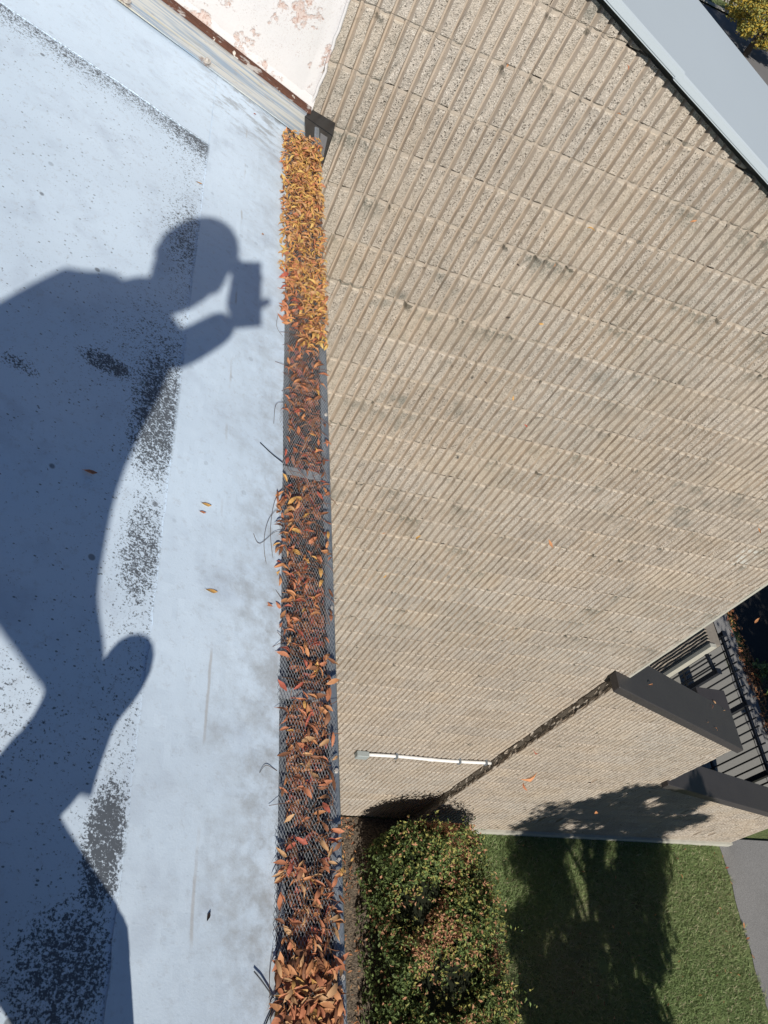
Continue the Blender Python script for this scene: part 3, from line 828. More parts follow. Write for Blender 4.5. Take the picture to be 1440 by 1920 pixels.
def zone(y):
    return ('in the golden pile, wall end' if y > -.6 else 'in the lower golden pile' if y > -.95 else 'just below the golden pile' if y > -1.3 else
            'on the bare upper guard' if y > -1.62 else 'below the first strap' if y > -1.85 else 'between the straps, upper half' if y > -1.98 else 'between the straps, lower half' if y > -2.15 else
            'below the second strap' if y > -2.35 else 'above the near heap' if y > -2.56 else 'in the near heap' if y > -2.65 else 'at the very near end')
ADJ = {'golden': 'golden dry leaf', 'orange': 'bright orange dry leaf', 'rusty': 'rust coloured curled leaf', 'tan': 'pale tan dry leaf', 'brown': 'dark brown shrivelled leaf', 'red': 'deep red leaf', 'yellow': 'yellow dry leaf', 'dark': 'blackened leaf'}
for i, c in enumerate(cands):
    if i < NIND:
        lab = ADJ[c[3]] + ' ' + ('at the roof edge ' if c[0][0] < .425 else 'on the outer lip ' if c[0][0] > .488 else 'mid width ') + zone(c[0][1])
        place_leaf(c[0], c[1], c[2], c[3], c[4], lab, 'dry leaves on the gutter guard')
    else:
        V, F = SHAPES[c[2]]; Rm = np.array(rot_xyz(*c[4]))
        cl.add(V * c[1] @ Rm.T + np.array(c[0]), F, keys.index(c[3]))
tag(cl.build('leaf_litter', [LM[k] for k in keys]), 'thick drift of small dry leaves on the gutter guard', 'leaf litter', kind='stuff')
# leaves and stalks under the guard
cl = Cloud()
UND = [('rusty', 6), ('brown', 4), ('red', 3), ('orange', 3)]
for q in range(2600):
    y = rl.uniform(-2.85, -.22); x = rl.uniform(.425, .499); sh = rl.randrange(9); upper = q % 3 > 0
    g = math.sin(y * 21 + 3 * x) + math.sin(y * 53 + x * 90) + .6 * math.sin(y * 11 - x * 60)
    if g > (.75 if upper else 1.6): continue
    V, F = SHAPES[sh]; Rm = np.array(rot_xyz(rl.uniform(-.4, .4), rl.uniform(-.4, .4), rl.uniform(0, 6.28)))
    P_ = V * rl.uniform(.017, .032) @ Rm.T; P_[:, 2] *= .6
    z = -1.346 + rl.random() * .006 if upper else -1.392 + rl.random() * .035
    P_ = P_ + np.array((x, y, z)); P_[:, 0] = np.clip(P_[:, 0], .4255, .4975); P_[:, 2] = np.minimum(P_[:, 2], -1.3355)
    cl.add(P_, F, keys.index(weighted(rl, UND)))
tag(cl.build('gutter_debris', [LM[k] for k in keys]), 'packed brown leaves inside the gutter under the wire', 'leaf litter', kind='stuff')
# stalks: thin brown petioles lying about on the guard
parts = []
for _ in range(520):
    y = rl.uniform(-2.8, -.25); x = rl.uniform(.425, .492); a = rl.uniform(0, 6.28); L = rl.uniform(.02, .055); cu = rl.uniform(-1.2, 1.2)
    pts = []; z = -1.3255 + rl.random() * .012
    for k in range(5):
        pts.append((x, y, z + .004 * math.sin(k))); x += math.cos(a) * L / 4; y += math.sin(a) * L / 4; a += cu / 4
    parts.append(tube(pts, .00055, 3))
V, F = join(parts); tag(obj('leaf_stalks', V, F, M_twig), 'thin brown leaf stalks strewn over the wire guard', 'stalks', kind='stuff')
# bigger loose twigs at the edges, each its own
TW = [(((.402, -1.605), (.374, -1.592), (.345, -1.575)), 'stiff dark twig sticking out over the roof by the first strap'),
      (((.405, -1.72), (.372, -1.77), (.362, -1.84), (.378, -1.91), (.402, -1.95)), 'long looping tendril hanging over the roof edge below the first strap'),
      (((.402, -1.79), (.384, -1.80), (.352, -1.84), (.338, -1.82)), 'thin curled tendril reaching onto the roof between leaves'),
      (((.404, -1.68), (.384, -1.72), (.376, -1.80), (.385, -1.87)), 'fine tendril bowed along the gutter edge'),
      (((.398, -1.19), (.380, -1.17), (.383, -1.12)), 'short hooked stalk beside the golden pile'),
      (((.402, -1.42), (.382, -1.44), (.378, -1.50)), 'thin hooked stalk on the bare stretch of guard'),
      (((.400, -2.29), (.378, -2.285), (.366, -2.30)), 'short bent twig below the lower strap'),
      (((.400, -2.625), (.380, -2.605), (.366, -2.592)), 'blackened forked twig lying on the roof at the near end'),
      (((.400, -2.635), (.386, -2.66), (.380, -2.675)), 'small dark twig beside the near heap of leaves'),
      (((.398, -2.56), (.392, -2.60), (.396, -2.66)), 'pale bowed stem along the near gutter edge'),
      (((.42, -2.40), (.45, -2.46), (.48, -2.53), (.50, -2.62)), 'long brown stem lying across the guard near the heap'),
      (((.43, -2.56), (.46, -2.60), (.50, -2.64)), 'thick brown stem across the near heap of leaves'),
      (((.44, -2.42), (.452, -2.36), (.49, -2.33), (.505, -2.36)), 'arched brown stem on the guard below the lower strap')]
for pts, lab in TW:
    P = [Vector((x, y, (-1.322 if x > .4 else zr(x) + .004 + .002 * math.sin(i * 1.3)))) for i, (x, y) in enumerate(pts)]
    Q = []
    for i in range(len(P) - 1):
        p0, p1, p2, p3 = P[max(i - 1, 0)], P[i], P[i + 1], P[min(i + 2, len(P) - 1)]
        for k in range(6):
            t = k / 6; Q.append(.5 * ((2 * p1) + (p2 - p0) * t + (2 * p0 - 5 * p1 + 4 * p2 - p3) * t * t + (3 * p1 - p0 - 3 * p2 + p3) * t ** 3))
    Q.append(P[-1])
    dark = 'dark' in lab or 'black' in lab
    V, F = tube(Q, .0011 if (dark or 'thick' in lab or 'long brown' in lab) else .00048, 5)
    tag(obj_top('twig', V, F, M_boot if not dark else M_black), lab, 'twig', 'twigs on the gutter')
# leaves lying on the white roof
for (x, y, c, s, a, lab) in [(.138, -.783, 'tan', .022, .4, 'small tan leaf on the white roof beside the worn lap'), (.328, -.826, 'orange', .026, 1.9, 'orange leaf on the white roof left of the golden pile'),
        (.282, -.245, 'red', .024, 2.3, 'red leaf scrap against the flashing on the roof'), (.011, -1.827, 'rusty', .028, .2, 'rust coloured leaf in the shadow on the roof'),
        (.232, -1.797, 'golden', .024, 0.1, 'golden leaf on the roof just above a smaller one'), (.226, -1.818, 'rusty', .016, .1, 'smallest rusty leaf on the open roof'),
        (.256, -1.984, 'golden', .026, .1, 'golden leaf alone on the roof halfway down the gutter'), (.372, -1.972, 'rusty', .028, 2.6, 'rust coloured cupped leaf on the roof touching the gutter edge'),
        (.289, -2.524, 'dark', .016, 1.2, 'small blackened leaf scrap on the near roof')]:
    place_leaf((x, y, zr(x) + .003), s, FLAT, c, (.05, math.atan(RS), a), lab, 'leaves on the white roof')
# leaves in the air, tipped out over the edge, and a few caught on the walls: (pixel ray, distance in metres) -> point
def along_ray(u, v, dist): return (fwd + right * ((u - 720) / 1512.6) + down * ((v - 960) / 1512.6)).normalized() * dist + EYE
AIR = [(990, 1452, 34, 'orange', 'largest orange leaf falling in front of the lower wall'), (985, 1474, 17, 'rusty', 'rusty leaf falling right under the largest one'), (1005, 1407, 16, 'red', 'reddish leaf falling just below the wall joint'),
       (1117, 1522, 18, 'orange', 'orange leaf falling across the tree shadow on the wall'), (1032, 1020, 20, 'orange', 'orange leaf falling in front of the middle of the tall wall'), (785, 1008, 14, 'golden', 'golden leaf falling near the gutter at mid height of the wall'),
       (1107, 432, 17, 'golden', 'golden leaf falling before the upper right of the tall wall'), (1300, 415, 14, 'orange', 'pale orange leaf falling near the coping'), (950, 125, 11, 'orange', 'small orange leaf falling near the top of the wall'),
       (1175, 127, 12, 'rusty', 'rusty leaf falling just under the pale coping'), (1160, 215, 9, 'orange', 'tiny orange leaf falling below the coping'), (1038, 497, 9, 'orange', 'tiny orange leaf falling beside a dark speck'),
       (1015, 607, 10, 'golden', 'small golden leaf falling in the upper middle of the wall'), (962, 747, 11, 'golden', 'narrow golden leaf falling below the wall centre'), (985, 798, 10, 'red', 'small red leaf falling below the narrow golden one'),
       (722, 1080, 10, 'golden', 'small golden leaf falling next to the gutter lip'), (1425, 995, 13, 'orange', 'orange leaf falling at the right end of the tall wall'), (1420, 1163, 14, 'orange', 'orange leaf falling over the dark service drive'),
       (910, 718, 9, 'dark', 'black leaf falling before the middle of the wall'), (972, 497, 9, 'dark', 'small black leaf falling before the upper wall'), (720, 1000, 8, 'orange', 'tiny orange leaf falling between the gutter and the golden leaf')]
for i, (u, v, px, c, lab) in enumerate(AIR):
    size = .040 if px > 12 else .030
    dist = min(1512.6 * size / px, {True: 2.35, False: 3.3}[v < 600] if px < 20 else 9)
    p = along_ray(u, v, dist)
    if p.y > -.05 and v < 1100 and u < 1438: p = EYE + (p - EYE) * (2.7109 / (p.y + 2.7609))
    size = px * (p - EYE).dot(fwd) / 1512.6
    lf = place_leaf(p, size, i % 9, c, (0, 0, 0), lab, 'leaves falling past the walls', 'falling_leaf')
    tilt = Matrix.Rotation(rl.uniform(-.7, .7), 3, 'X') @ Matrix.Rotation(rl.uniform(-.6, .6), 3, 'Y') @ Matrix.Rotation(rl.uniform(0, 6.28), 3, 'Z')
    lf.rotation_euler = (Vector((-.4, -.7, .6)).to_track_quat('Z', 'Y').to_matrix() @ tilt).to_euler()
# leaves on the caps
def capz(x, c): return c[0] * x + c[1] + .004
for x, y, s, c, a, lab in [(4.86, .02, .075, 'orange', .2, 'large orange leaf on the upper end of the charcoal cap'), (6.08, .17, .05, 'rusty', 1.2, 'rust leaf at the lower end of the charcoal cap'),
                           (5.86, -.05, .035, 'tan', .5, 'tan leaf scrap in the middle of the charcoal cap'), (6.0, -.08, .04, 'orange', 2.2, 'orange leaf scrap near the front of the charcoal cap'), (6.35, .20, .045, 'tan', .1, 'pale leaf at the very end of the charcoal cap')]:
    place_leaf((x, y, capz(x, c1)), s, 2, c, (.1, .4, a), lab, 'leaves on the charcoal cap')
for x, y, c, lab in [(8.30, 1.18, 'rusty', 'rust leaf in the middle of the pier cap'), (8.36, 1.10, 'orange', 'orange leaf towards the front of the pier cap'), (8.26, 1.25, 'tan', 'tan leaf towards the back of the pier cap')]:
    place_leaf((x, y, -7.496), .07, 5, c, (.1, .1, x * 9), lab, 'leaves on the pier cap')

# ------------------------------------------------------------------ foliage
def leafcloud(P, N, size, mats_w, name, parent=None, label=None, cat=None, kind=None, aspect=.5, mats=None):
    """P points, N outward normals; one bent diamond of two triangles per leaf"""
    n = len(P); N = N + rng.normal(0, .55, N.shape); N /= np.linalg.norm(N, axis=1, keepdims=True)
    T = rng.normal(0, 1, P.shape); T -= (T * N).sum(1, keepdims=True) * N; T /= np.linalg.norm(T, axis=1, keepdims=True)
    B = np.cross(N, T); s = (size * rng.uniform(.65, 1.35, n))[:, None]
    V = np.stack([P - T * s * .5, P + B * s * aspect * .5 + N * s * .10, P + T * s * .5 - N * s * .08, P - B * s * aspect * .5 + N * s * .10], 1).reshape(-1, 3)
    F = (np.arange(n) * 4)[:, None] + np.arange(4)[None]
    o = obj(name, V, F.tolist(), mats, parent, rng.choice(len(mats), n, p=np.array(mats_w) / sum(mats_w)) if not callable(mats_w) else mats_w(P))
    return tag(o, label, cat, None, kind)
def gmat(name, a): return mat_leaf(name, a)
G_dk, G_md, G_yl, G_br, G_lt = gmat('leaf_dark_green', (.065, .10, .036)), gmat('leaf_mid_green', (.135, .19, .06)), gmat('leaf_yellow_green', (.36, .35, .11)), gmat('leaf_russet', (.52, .28, .17)), gmat('leaf_pale_green', (.20, .29, .10))
G_gold = gmat('leaf_autumn_gold', (.50, .36, .06))

# hedge by the wall
HX0, HX1, HY0, HY1, HZ = 3.63, 4.92, -4.4, -.30, -8.02
hedge = thing('hedge', 'clipped green hedge with russet patches on the lawn below the wall', 'hedge', (4.3, -2.3, G))
def lumps(x, y): return .12 * np.sin(x * 5.1 + y * 2.3) + .11 * np.sin(y * 7.3 - x * 3.1) + .07 * np.sin(x * 13 + 1) * np.sin(y * 11)
def hedge_pts(n):
    pts, nor = [], []
    m = int(n * .62)
    x = rng.uniform(HX0, HX1, m); y = rng.uniform(HY0 - 0, HY1, m)
    ex = np.minimum(x - HX0, HX1 - x); ey = np.minimum(HY1 - y, 9); e = np.minimum(ex, ey)
    z = HZ + lumps(x, y) - .26 * np.exp(-e / .16) - np.abs(rng.normal(0, .085, m))
    pts.append(np.stack([x, y, z], 1)); nor.append(np.stack([.5 * (x - (HX0 + HX1) / 2), .35 * (y > HY1 - .3), np.ones(m)], 1))
    m2 = (n - m) // 3
    for side in range(3):
        t = rng.uniform(0, 1, m2); zz = G + .05 + (HZ - G - .15) * rng.uniform(0, 1, m2) ** .8
        if side == 0: x = HX0 + np.abs(rng.normal(0, .05, m2)) + .08 * np.sin(zz * 9 + t * 30); y = HY0 + (HY1 - HY0) * t; nn = np.tile([-1, 0, .4], (m2, 1))
        elif side == 1: x = HX1 - np.abs(rng.normal(0, .05, m2)); y = HY0 + (HY1 - HY0) * t; nn = np.tile([1, 0, .4], (m2, 1))
        else: x = HX0 + (HX1 - HX0) * t; y = HY1 - np.abs(rng.normal(0, .05, m2)); nn = np.tile([0, 1, .4], (m2, 1))
        pts.append(np.stack([x, y, zz], 1)); nor.append(nn)
    return np.concatenate(pts), np.concatenate(nor)
def hedge_mats(P):
    r = rng.uniform(0, 1, len(P)); k = np.sin(P[:, 0] * 6.3 + 1.2 * np.sin(P[:, 1] * 3.1)) + np.sin(P[:, 1] * 4.7 + P[:, 0] * 2.0) + .7 * np.sin(P[:, 0] * 17) * np.sin(P[:, 1] * 15)
    brown = r < np.clip(.05 + .50 * (k > .55) + .20 * (k > .0), 0, .75)
    tip = P[:, 2] > HZ + lumps(P[:, 0], P[:, 1]) - .05
    out = np.where(rng.uniform(0, 1, len(P)) < .45, 0, 1)
    out = np.where(tip & (rng.uniform(0, 1, len(P)) < .30), 2, out)
    out = np.where(tip & (rng.uniform(0, 1, len(P)) < .22), 4, out)
    return np.where(brown, 3, out).astype(np.int32)
Pq, Nq = hedge_pts(62000)
# drop leaves in random gaps so the shrub has holes
gap = np.sin(Pq[:, 0] * 19 + 2 * np.sin(Pq[:, 1] * 7)) * np.sin(Pq[:, 1] * 17 + Pq[:, 0] * 5) + .5 * np.sin(Pq[:, 0] * 41) * np.sin(Pq[:, 1] * 37)
keep = (gap < .80) | (rng.uniform(0, 1, len(Pq)) < .12)
corner = ((np.minimum(Pq[:, 0] - HX0, HX1 - Pq[:, 0]) - .38).clip(max=0) ** 2 + ((HY1 - Pq[:, 1]) - .38).clip(max=0) ** 2) < .38 ** 2 + rng.normal(0, .012, len(Pq))
keep &= corner
leafcloud(Pq[keep], Nq[keep], .041, hedge_mats, 'foliage', hedge, aspect=.62, mats=[G_dk, G_md, G_yl, G_br, G_lt])
# sprigs standing proud
sp = []; spn = []
for _ in range(900):
    x = rng.uniform(HX0 + .06, HX1 - .06); y = rng.uniform(-2.9, HY1 - .03); z = HZ + lumps(np.array(x), np.array(y)) - .02
    if min(x - HX0, HX1 - x, HY1 - y) < .12: z -= .12
    if HY1 - y < .4 and min(x - HX0, HX1 - x) < .4 and (.4 - min(x - HX0, HX1 - x)) ** 2 + (.4 - HY1 + y) ** 2 > .15: continue
    d = np.array([rng.normal(0, .35), rng.normal(0, .35), 1.0]); L = rng.uniform(.06, .20)
    for k in range(7):
        sp.append(np.array([x, y, z]) + d * L * k / 6 + rng.normal(0, .010, 3)); spn.append(rng.normal(0, 1, 3) + d * .5)
leafcloud(np.array(sp), np.array(spn), .040, [1, 2.2, 2.4, 1.2, 1.4], 'sprigs', hedge, aspect=.5, mats=[G_dk, G_md, G_yl, G_br, G_lt])
V, F = join([tube([(HX0 + .25 + .2 * k % .9, HY1 - .35 - .28 * k, G), (HX0 + .3 + .2 * k % .9, HY1 - .3 - .28 * k, HZ - .25)], [.03, .012], 6) for k in range(14)])
tag(obj('stems', V, F, M_bark, hedge), kind='stuff')
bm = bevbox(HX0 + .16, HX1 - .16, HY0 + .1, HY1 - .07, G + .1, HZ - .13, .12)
bm_obj('inner_shade_box', bm, plain('inner_hedge_shade', (.012, .016, .008), .95, .4, 40, bump=.8), hedge)  # near-black box standing in for the shade between the hedge leaves

# grass
def grass(n, x0, x1, y0, y1, keepf):
    x = rng.uniform(x0, x1, n); y = rng.uniform(y0, y1, n); k = keepf(x, y); x, y = x[k], y[k]; n = len(x)
    a = rng.uniform(0, 6.28, n); h = rng.uniform(.018, .052, n); wv = rng.uniform(.003, .006, n); lx = rng.normal(0, .034, n); ly = rng.normal(0, .034, n)
    z = np.full(n, G)
    V = np.stack([np.stack([x - np.cos(a) * wv, y - np.sin(a) * wv, z], 1), np.stack([x + np.cos(a) * wv, y + np.sin(a) * wv, z], 1), np.stack([x + lx, y + ly, z + h], 1)], 1).reshape(-1, 3)
    F = (np.arange(n) * 3)[:, None] + np.arange(3)[None]
    patch = np.sin(x * 2.1 + np.sin(y * 3)) + np.sin(y * 2.9 - x) + rng.normal(0, .8, n)
    mi = np.where(patch > 1.6, 2, np.where(patch > .2, 1, 0)); mi = np.where(rng.uniform(0, 1, n) < .07, 3, mi)
    return tag(obj('grass', V, F.tolist(), [gmat('grass_green', (.245, .335, .14)), gmat('grass_mid', (.315, .375, .18)), gmat('grass_olive', (.33, .335, .20)), gmat('grass_straw', (.58, .52, .36))], None, mi.astype(np.int32)), 'short green lawn grass beside the path', 'grass', kind='stuff')
bare = lambda x, y: (np.sin(x * 6 + 1) * np.sin(y * 5) + np.sin(x * 11 + y * 7) * .5 + rng.uniform(-.5, .5, len(x)) < .95)
grass(150000, 4.9, 9.30, -3.0, -.13, lambda x, y: bare(x, y) & (x < 9.20 + .05 * np.sin(y * 9) + .03 * np.sin(y * 31)))
# dry leaves on the ground: litter in the beds, too many to count
def ground_litter(n, x0, x1, y0, y1, dens, name, label, tab, size=(.03, .06), z=G + .02):
    c = Cloud(); k = 0
    while k < n:
        x = rl.uniform(x0, x1); y = rl.uniform(y0, y1)
        if rl.random() > dens(x, y): continue
        s = rl.randrange(9); V, F = SHAPES[s]; Rm = np.array(rot_xyz(rl.uniform(-.3, .3), rl.uniform(-.3, .3), rl.uniform(0, 6.28)))
        c.add(V * rl.uniform(*size) @ Rm.T + np.array((x, y, z + rl.random() * .02)), F, keys.index(weighted(rl, tab))); k += 1
    return tag(c.build(name, [LM[q] for q in keys]), label, 'leaf litter', kind='stuff')
ground_litter(190, 3.4, 3.70, -3, -.02, lambda x, y: .25 + .75 * (y > -.9) + .3 * (y < -1.9), 'bed_litter', 'dry leaves on the soil strip beside the hedge', LOW)
ground_litter(900, 10.93, 11.22, .2, 5.2, lambda x, y: .6 + .4 * math.sin(y * 5), 'walkway_litter', 'orange leaf drift along the walkway edge', [('orange', 5), ('rusty', 3), ('golden', 1), ('brown', 2)], (.05, .09))
ground_litter(90, 5.0, 9.2, -2.9, -.2, lambda x, y: 1, 'lawn_litter', 'scattered dry leaves on the lawn', [('tan', 4), ('orange', 1.5), ('brown', 2)], (.03, .06), G + .05)
for y, c, lab in [(-.42, 'red', 'dark red leaf at the path edge nearest the wall'), (-.62, 'tan', 'pale leaf on the grass edge by the path'), (-1.14, 'orange', 'bright orange leaf on the path edge'), (-1.30, 'rusty', 'rust leaf below the bright orange one at the path edge'), (-1.52, 'orange', 'orange leaf at the near path edge')]:
    place_leaf((9.24, y, G + .03), .075, 4, c, (.2, .2, y * 7), lab, 'leaves along the path edge')

def fan_plant(x, y, h, n, label):
    root = thing('leafy_plant', label, 'plant', (x, y, G), 'green plants beside the walkway')
    P, N = [], []
    for k in range(n):
        a = rng.uniform(0, 6.28); r = h * rng.uniform(.1, .75); P.append((x + r * math.cos(a), y + r * math.sin(a), G + h * (1 - .5 * (r / h) ** 2) * rng.uniform(.6, 1))); N.append((math.cos(a) * .5, math.sin(a) * .5, 1))
    leafcloud(np.array(P), np.array(N), .11, [2, 3, 1.2], 'leaves', root, aspect=.55, mats=[G_dk, G_md, G_lt])
    V, F = join([tube([(x, y, G), (x + .3 * h * math.cos(a), y + .3 * h * math.sin(a), G + h * .8)], .006, 4) for a in (0, 2, 4)]); obj('stem', V, F, G_dk, root)
fan_plant(11.22, 2.75, .28, 60, 'bright green leafy plant level with the fence end post')
fan_plant(11.12, 1.75, .30, 60, 'low green plant level with the middle fence post')
fan_plant(11.3, 2.3, .22, 46, 'small pale plant between two larger green ones')
fan_plant(11.2, 1.2, .32, 60, 'green plant nearest the lawn path in the bed')
def shrub(x, y, r, h, label, mw=(5, 2, .4)):
    root = thing('shrub', label, 'shrub', (x, y, G), 'dark shrubs beyond the walkway')
    n = 2600; d = rng.normal(0, 1, (n, 3)); d[:, 2] = np.abs(d[:, 2]); d /= np.linalg.norm(d, axis=1, keepdims=True)
    rr = rng.uniform(.72, 1, n)[:, None] * (1 + .18 * np.sin(d[:, :1] * 7 + d[:, 1:2] * 5))
    P = np.array([x, y, G]) + d * rr * np.array([r, r, h])
    leafcloud(P, d, .075, list(mw), 'foliage', root, mats=[G_dk, G_md, G_lt])
    V, F = tube([(x, y, G), (x + .03, y, G + h * .7)], [.04, .015], 6); obj('stem', V, F, M_bark, root)
shrub(11.95, 2.55, .50, .62, 'dark glossy shrub at the right edge behind the leafy plants')
shrub(11.95, 1.5, .50, .60, 'dark shrub nearest the lawn path at the right edge')
shrub(12.5, 3.3, .45, .5, 'shaded shrub beside the dark service drive', (6, 1, .1))

# ------------------------------------------------------------------ trees
def tree(name, label, x, y, levels, n, leaf, mats, mw, trunk_r, group, nb=9, zb=G, clump=.28):
    """levels: (height, radius) pairs of the crown"""
    root = thing(name, label, 'tree', (x, y, zb), group)
    hs = np.array([l[0] for l in levels]); rs = np.array([l[1] for l in levels])
    top = hs[-1]
    V, F = tube([(x, y, zb - .1), (x + .04, y + .03, zb + top * .35), (x - .03, y, zb + top * .7), (x, y, zb + top * .93)], [trunk_r, trunk_r * .75, trunk_r * .4, .012], 9)
    obj('trunk', V, F, M_bark, root)
    limbs = []; cen = []
    for k in range(nb * 6):
        h = rng.uniform(hs[0], top * .97); r = np.interp(h, hs, rs); a = k * 2.4 + rng.normal(0, .3)
        rad = r * rng.uniform(.45, .95)
        c = np.array([x + rad * math.cos(a), y + rad * math.sin(a), zb + h]); cen.append((c, max(.12, r * clump * rng.uniform(.8, 1.3))))
        if k % 3 == 0: limbs.append(tube([(x, y, zb + h * .88 - .1), tuple((np.array([x, y, zb + h]) + c) / 2 + [0, 0, -.05]), tuple(c)], [trunk_r * .3, trunk_r * .18, .006], 5))
    V, F = join(limbs); obj('branches', V, F, M_bark, root)
    per = n // len(cen); P, N = [], []
    for c, r in cen:
        d = rng.normal(0, 1, (per, 3)); d /= np.linalg.norm(d, axis=1, keepdims=True)
        P.append(c + d * r * rng.uniform(.3, 1.15, (per, 1)) * np.array([1, 1, .8])); N.append(d + [0, 0, .4])
    leafcloud(np.concatenate(P), np.concatenate(N), leaf, list(mw), 'crown', root, mats=mats)
    return root
tree('young_tree', 'leafy green tree on the lawn that shades the grass and the stepped wall', 6.10, -5.0, [(.7, .80), (1.7, 1.0), (2.3, 1.05), (3.4, 1.25), (4.4, 1.25), (5.1, .9), (5.6, .3)], 54000, .10, [G_dk, G_md, G_lt], (3, 3, 1), .09, 'trees around the building', 38, G, .19)
tree('added_shade_tree', 'unseen broad leafy tree added beside the path to shade the dark drive', 11.55, -.9, [(1.6, .9), (2.6, 1.5), (3.8, 1.4), (4.8, .6)], 14000, .11, [G_dk, G_md, G_lt], (3, 3, 1), .11, 'trees around the building', 12, G, .32)  # out of view, added to throw shade on the drive and shrubs
tree('street_tree', 'golden yellow autumn tree across from the wall by the street', 25.73, 37.1, [(.9, 1.3), (1.5, 2.3), (2.6, 2.8), (3.8, 2.2), (4.6, .9)], 20000, .15, [G_gold, G_yl, G_md], (5, 4, 1), .16, 'street trees', 20, G, .20)
tree('street_tree', 'yellow green tree on the verge beyond the golden one', 31.5, 46.8, [(1.2, 1.3), (2.2, 2.6), (3.8, 3.0), (5.4, 1.6)], 8000, .45, [G_gold, G_yl, G_md], (2, 5, 3), .2, 'street trees', 14, G, .30)
# ------------------------------------------------------------------ the person taking the photograph, crouched behind the phone
person = thing('person', 'person in dark clothes and cap crouching on the roof with a phone', 'person', (-.05, -2.95, zr(-.05)))
def skin_mesh(name, chain, mats, matfn, parent, root=0, levels=2):
    """chain: list of (pos, radius, parent index)"""
    me = bpy.data.meshes.new(name); off = origin(parent)
    me.from_pydata([tuple(Vector(p) - off) for p, r, k in chain], [(i, k) for i, (p, r, k) in enumerate(chain) if k is not None], [])
    ob = bpy.data.objects.new(name, me); COL.objects.link(ob)
    ob.modifiers.new('skin', 'SKIN'); sub = ob.modifiers.new('sub', 'SUBSURF'); sub.levels = levels; sub.render_levels = levels
    for i, (p, r, k) in enumerate(chain):
        sv = me.skin_vertices[0].data[i]; rr = r if isinstance(r, tuple) else (r, r); sv.radius = rr; sv.use_root = (i == root)
    dg = bpy.context.evaluated_depsgraph_get(); m2 = bpy.data.meshes.new_from_object(ob.evaluated_get(dg))
    bpy.data.objects.remove(ob)
    m2.materials.clear()
    for m in mats: m2.materials.append(m)
    if matfn:
        for p in m2.polygons: p.material_index = matfn(Vector(p.center) + off)
    m2.polygons.foreach_set('use_smooth', np.ones(len(m2.polygons), bool))
    o2 = bpy.data.objects.new(name, m2); link(o2, parent); return o2
JB = [  # position, radius, parent
    ((-0.083, -3.039, -0.710), 0.060, None),   # 0 pelvis
    ((-0.098, -3.019, -0.613), 0.038, 0),   # 1 low back
    ((-0.168, -3.070, -0.499), 0.054, 1),   # 2 waist
    ((-0.299, -3.100, -0.268), 0.134, 2),   # 3 belly
    ((-0.317, -3.106, -0.036), 0.118, 3),   # 4 chest
    ((-0.264, -3.053, 0.029), 0.075, 4),   # 5 neck base
    ((-0.209, -2.999, 0.049), 0.055, 5),   # 6 neck
    ((-0.199, -2.993, -0.057), 0.050, 4),   # 7 right shoulder
    ((-0.132, -2.930, -0.143), 0.043, 7),   # 8 right elbow
    ((-0.034, -2.895, -0.056), 0.036, 8),   # 9 right wrist
    ((-0.406, -3.089, 0.074), 0.050, 4),   # 10 left shoulder
    ((-0.465, -3.093, -0.134), 0.070, 10),   # 11 left elbow
    ((-0.390, -3.023, -0.347), 0.050, 11),   # 12 left wrist
    ((-0.075, -3.030, -0.702), 0.048, 0),   # 13 right hip
    ((-0.038, -2.947, -0.724), 0.034, 13),   # 14 right thigh
    ((0.002, -2.852, -0.748), 0.043, 14),   # 15 right knee
    ((0.007, -2.816, -0.750), 0.042, 15),   # 16 knee cap
    ((-0.064, -2.656, -1.051), 0.045, 13),   # 17 right ankle
    ((-0.122, -3.057, -0.697), 0.060, 0),   # 18 left hip
    ((-0.112, -2.945, -0.831), 0.056, 18),   # 19 left knee
    ((0.119, -2.801, -1.131), 0.055, 19),   # 20 left ankle
]
skin_mesh('body', JB, [M_trousers, M_shirt], lambda p: 1 if p.z > -.50 else 0, person)
# head with cap
hc = Vector((-.170, -2.905, .072))
bm = bmesh.new(); bmesh.ops.create_icosphere(bm, subdivisions=3, radius=.1)
hf = Vector((.51, .80, -.30)).normalized(); hr = hf.cross(Vector((0, 0, 1))).normalized(); hu = hr.cross(hf)
for v in bm.verts:
    x, y, z = v.co
    sy = 1.12; z2 = z * 1.28
    if z < 0: x *= 1 - .22 * (-z / .1); y *= 1 - .10 * (-z / .1)
    if y > .05 and abs(x) < .022 and -.045 < z < .02: y += .020 * (1 - abs(x) / .022)       # nose
    if y > .05 and .01 < z < .035 and .02 < abs(x) < .05: y -= .010                          # eye sockets
    v.co = hc + hr * (x * .78) + hf * (y * sy) + hu * z2
bm_obj('head', bm, M_skin, person, smooth=True)
for s in (-1, 1):
    bm = bmesh.new(); bmesh.ops.create_icosphere(bm, subdivisions=2, radius=.03)
    for v in bm.verts: v.co = hc + hr * (s * .080 + v.co.x * .3) + hf * (v.co.y * .7 - .01) + hu * (v.co.z * 1.1)
    bm_obj('ear', bm, M_skin, person, smooth=True)
    bm = bmesh.new(); bmesh.ops.create_icosphere(bm, subdivisions=2, radius=.011)
    for v in bm.verts: v.co = v.co + hc + hr * s * .032 + hf * .093 + hu * .018
    bm_obj('eye', bm, M_pvc, person, smooth=True)
bm = bmesh.new(); bmesh.ops.create_icosphere(bm, subdivisions=3, radius=.1)
for v in bm.verts:
    x, y, z = v.co; z2 = max(z, .015)
    v.co = hc + hr * (x * .88) + hf * (y * 1.2) + hu * (z2 * 1.16 + .012)
bm_obj('cap', bm, M_cap, person, smooth=True)
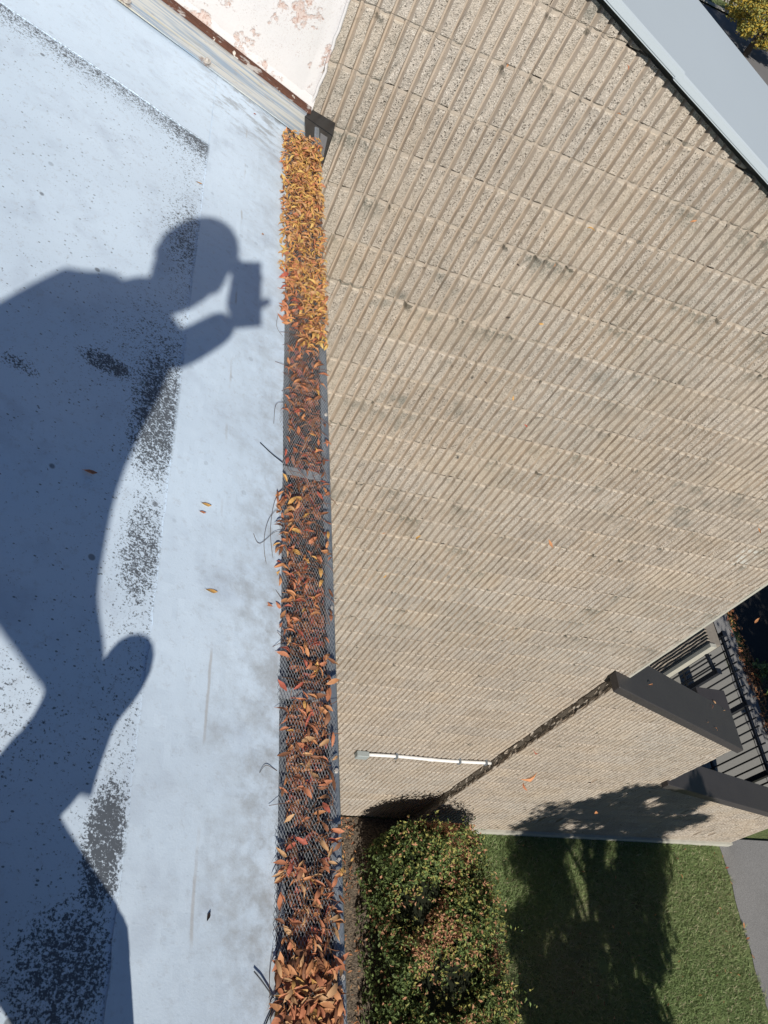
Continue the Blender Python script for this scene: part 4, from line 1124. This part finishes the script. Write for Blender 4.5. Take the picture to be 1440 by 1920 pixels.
# visor of the cap
V = []; 
for k in range(9):
    a_ = math.pi * k / 8; V.append(tuple(hc + hr * (.078 * math.cos(a_)) + hf * (.075 + .085 * math.sin(a_)) + hu * (.028 - .012 * math.sin(a_))))
V2 = [tuple(Vector(p) + hu * .006) for p in V]; V_, F_ = prism(V, V2); obj('visor', V_, F_, M_cap, person)
# hands: palm and five bent fingers each
def hand(wrist, fdir, pdir, parent, curl=.9):
    w_ = Vector(wrist); f = Vector(fdir).normalized(); n_ = Vector(pdir).normalized(); s_ = f.cross(n_).normalized()
    ch = [(w_, .026, None), (w_ + f * .05, (.036, .016), 0), (w_ + f * .085, (.038, .014), 1)]
    for k, (o_, L) in enumerate(((-.030, .062), (-.010, .074), (.010, .070), (.029, .055))):
        b = w_ + f * .088 + s_ * o_; i0 = len(ch); ch.append((b, .0095, 2)); p = b; d = f.copy()
        for j in range(3):
            d = (d + n_ * curl * .55).normalized(); p = p + d * L * (.42, .33, .25)[j]; ch.append((p, (.0090, .0082, .007)[j], len(ch) - 1 if j else i0))
    b = w_ + f * .03 - s_ * .030; ch.append((b, .012, 1)); d = (f * .7 - s_ * .7).normalized(); p = b
    for j in range(2):
        p = p + d * .032; ch.append((p, (.011, .009)[j], len(ch) - 1)); d = (d + n_ * .6).normalized()
    skin_mesh('hand', ch, [M_skin], None, parent)
hand((-.036, -2.895, -.056), (.08, .55, .50), (.1, .5, -.55), person, 1.3)
hand((-.33, -3.02, -.42), (.45, .45, -.6), (.5, -.3, .3), person, .5)
# boots, sole on the roof, each round its ankle
for (ax, ay, az), ang in ((JB[17][0], 2.6), (JB[20][0], -1.2)):
    bm = bevbox(-.075, .170, -.040, .040, 0, 1.0, .02)
    top = az - zr(ax) + .02
    for v in bm.verts:
        f = v.co.z; v.co.z = f * (top if v.co.x < .05 else .065)
        p = Matrix.Rotation(ang, 3, 'Z') @ v.co; v.co = Vector((ax + p.x, ay + p.y, zr(ax + p.x) + .006 + v.co.z))
    bm_obj('boot', bm, M_boot, person)
# phone: a slab just behind the lens, held upright in the view
phone = thing('phone', 'black smartphone held out over the gutter by the crouching person', 'phone', tuple(EYE + fwd * -.012))
def phone_box(u0, u1, v0, v1, d0, d1, name, mat):
    V, F = box(u0, u1, v0, v1, d0, d1)
    V = [tuple(EYE + right * a - down * b + fwd * c) for a, b, c in V]; obj(name, V, F, mat, phone)
phone_box(-.062, .014, -.142, .018, -.0125, -.0045, 'case', M_blkplastic)
phone_box(-.059, .011, -.139, .015, -.0135, -.0126, 'screen', M_black)

# ------------------------------------------------------------------ lift everything so the lawn lies at z = 0
for o in list(SC.objects):
    if o.parent is None and o.type in ('MESH', 'EMPTY'): o.location.z += H
bpy.context.view_layer.update()
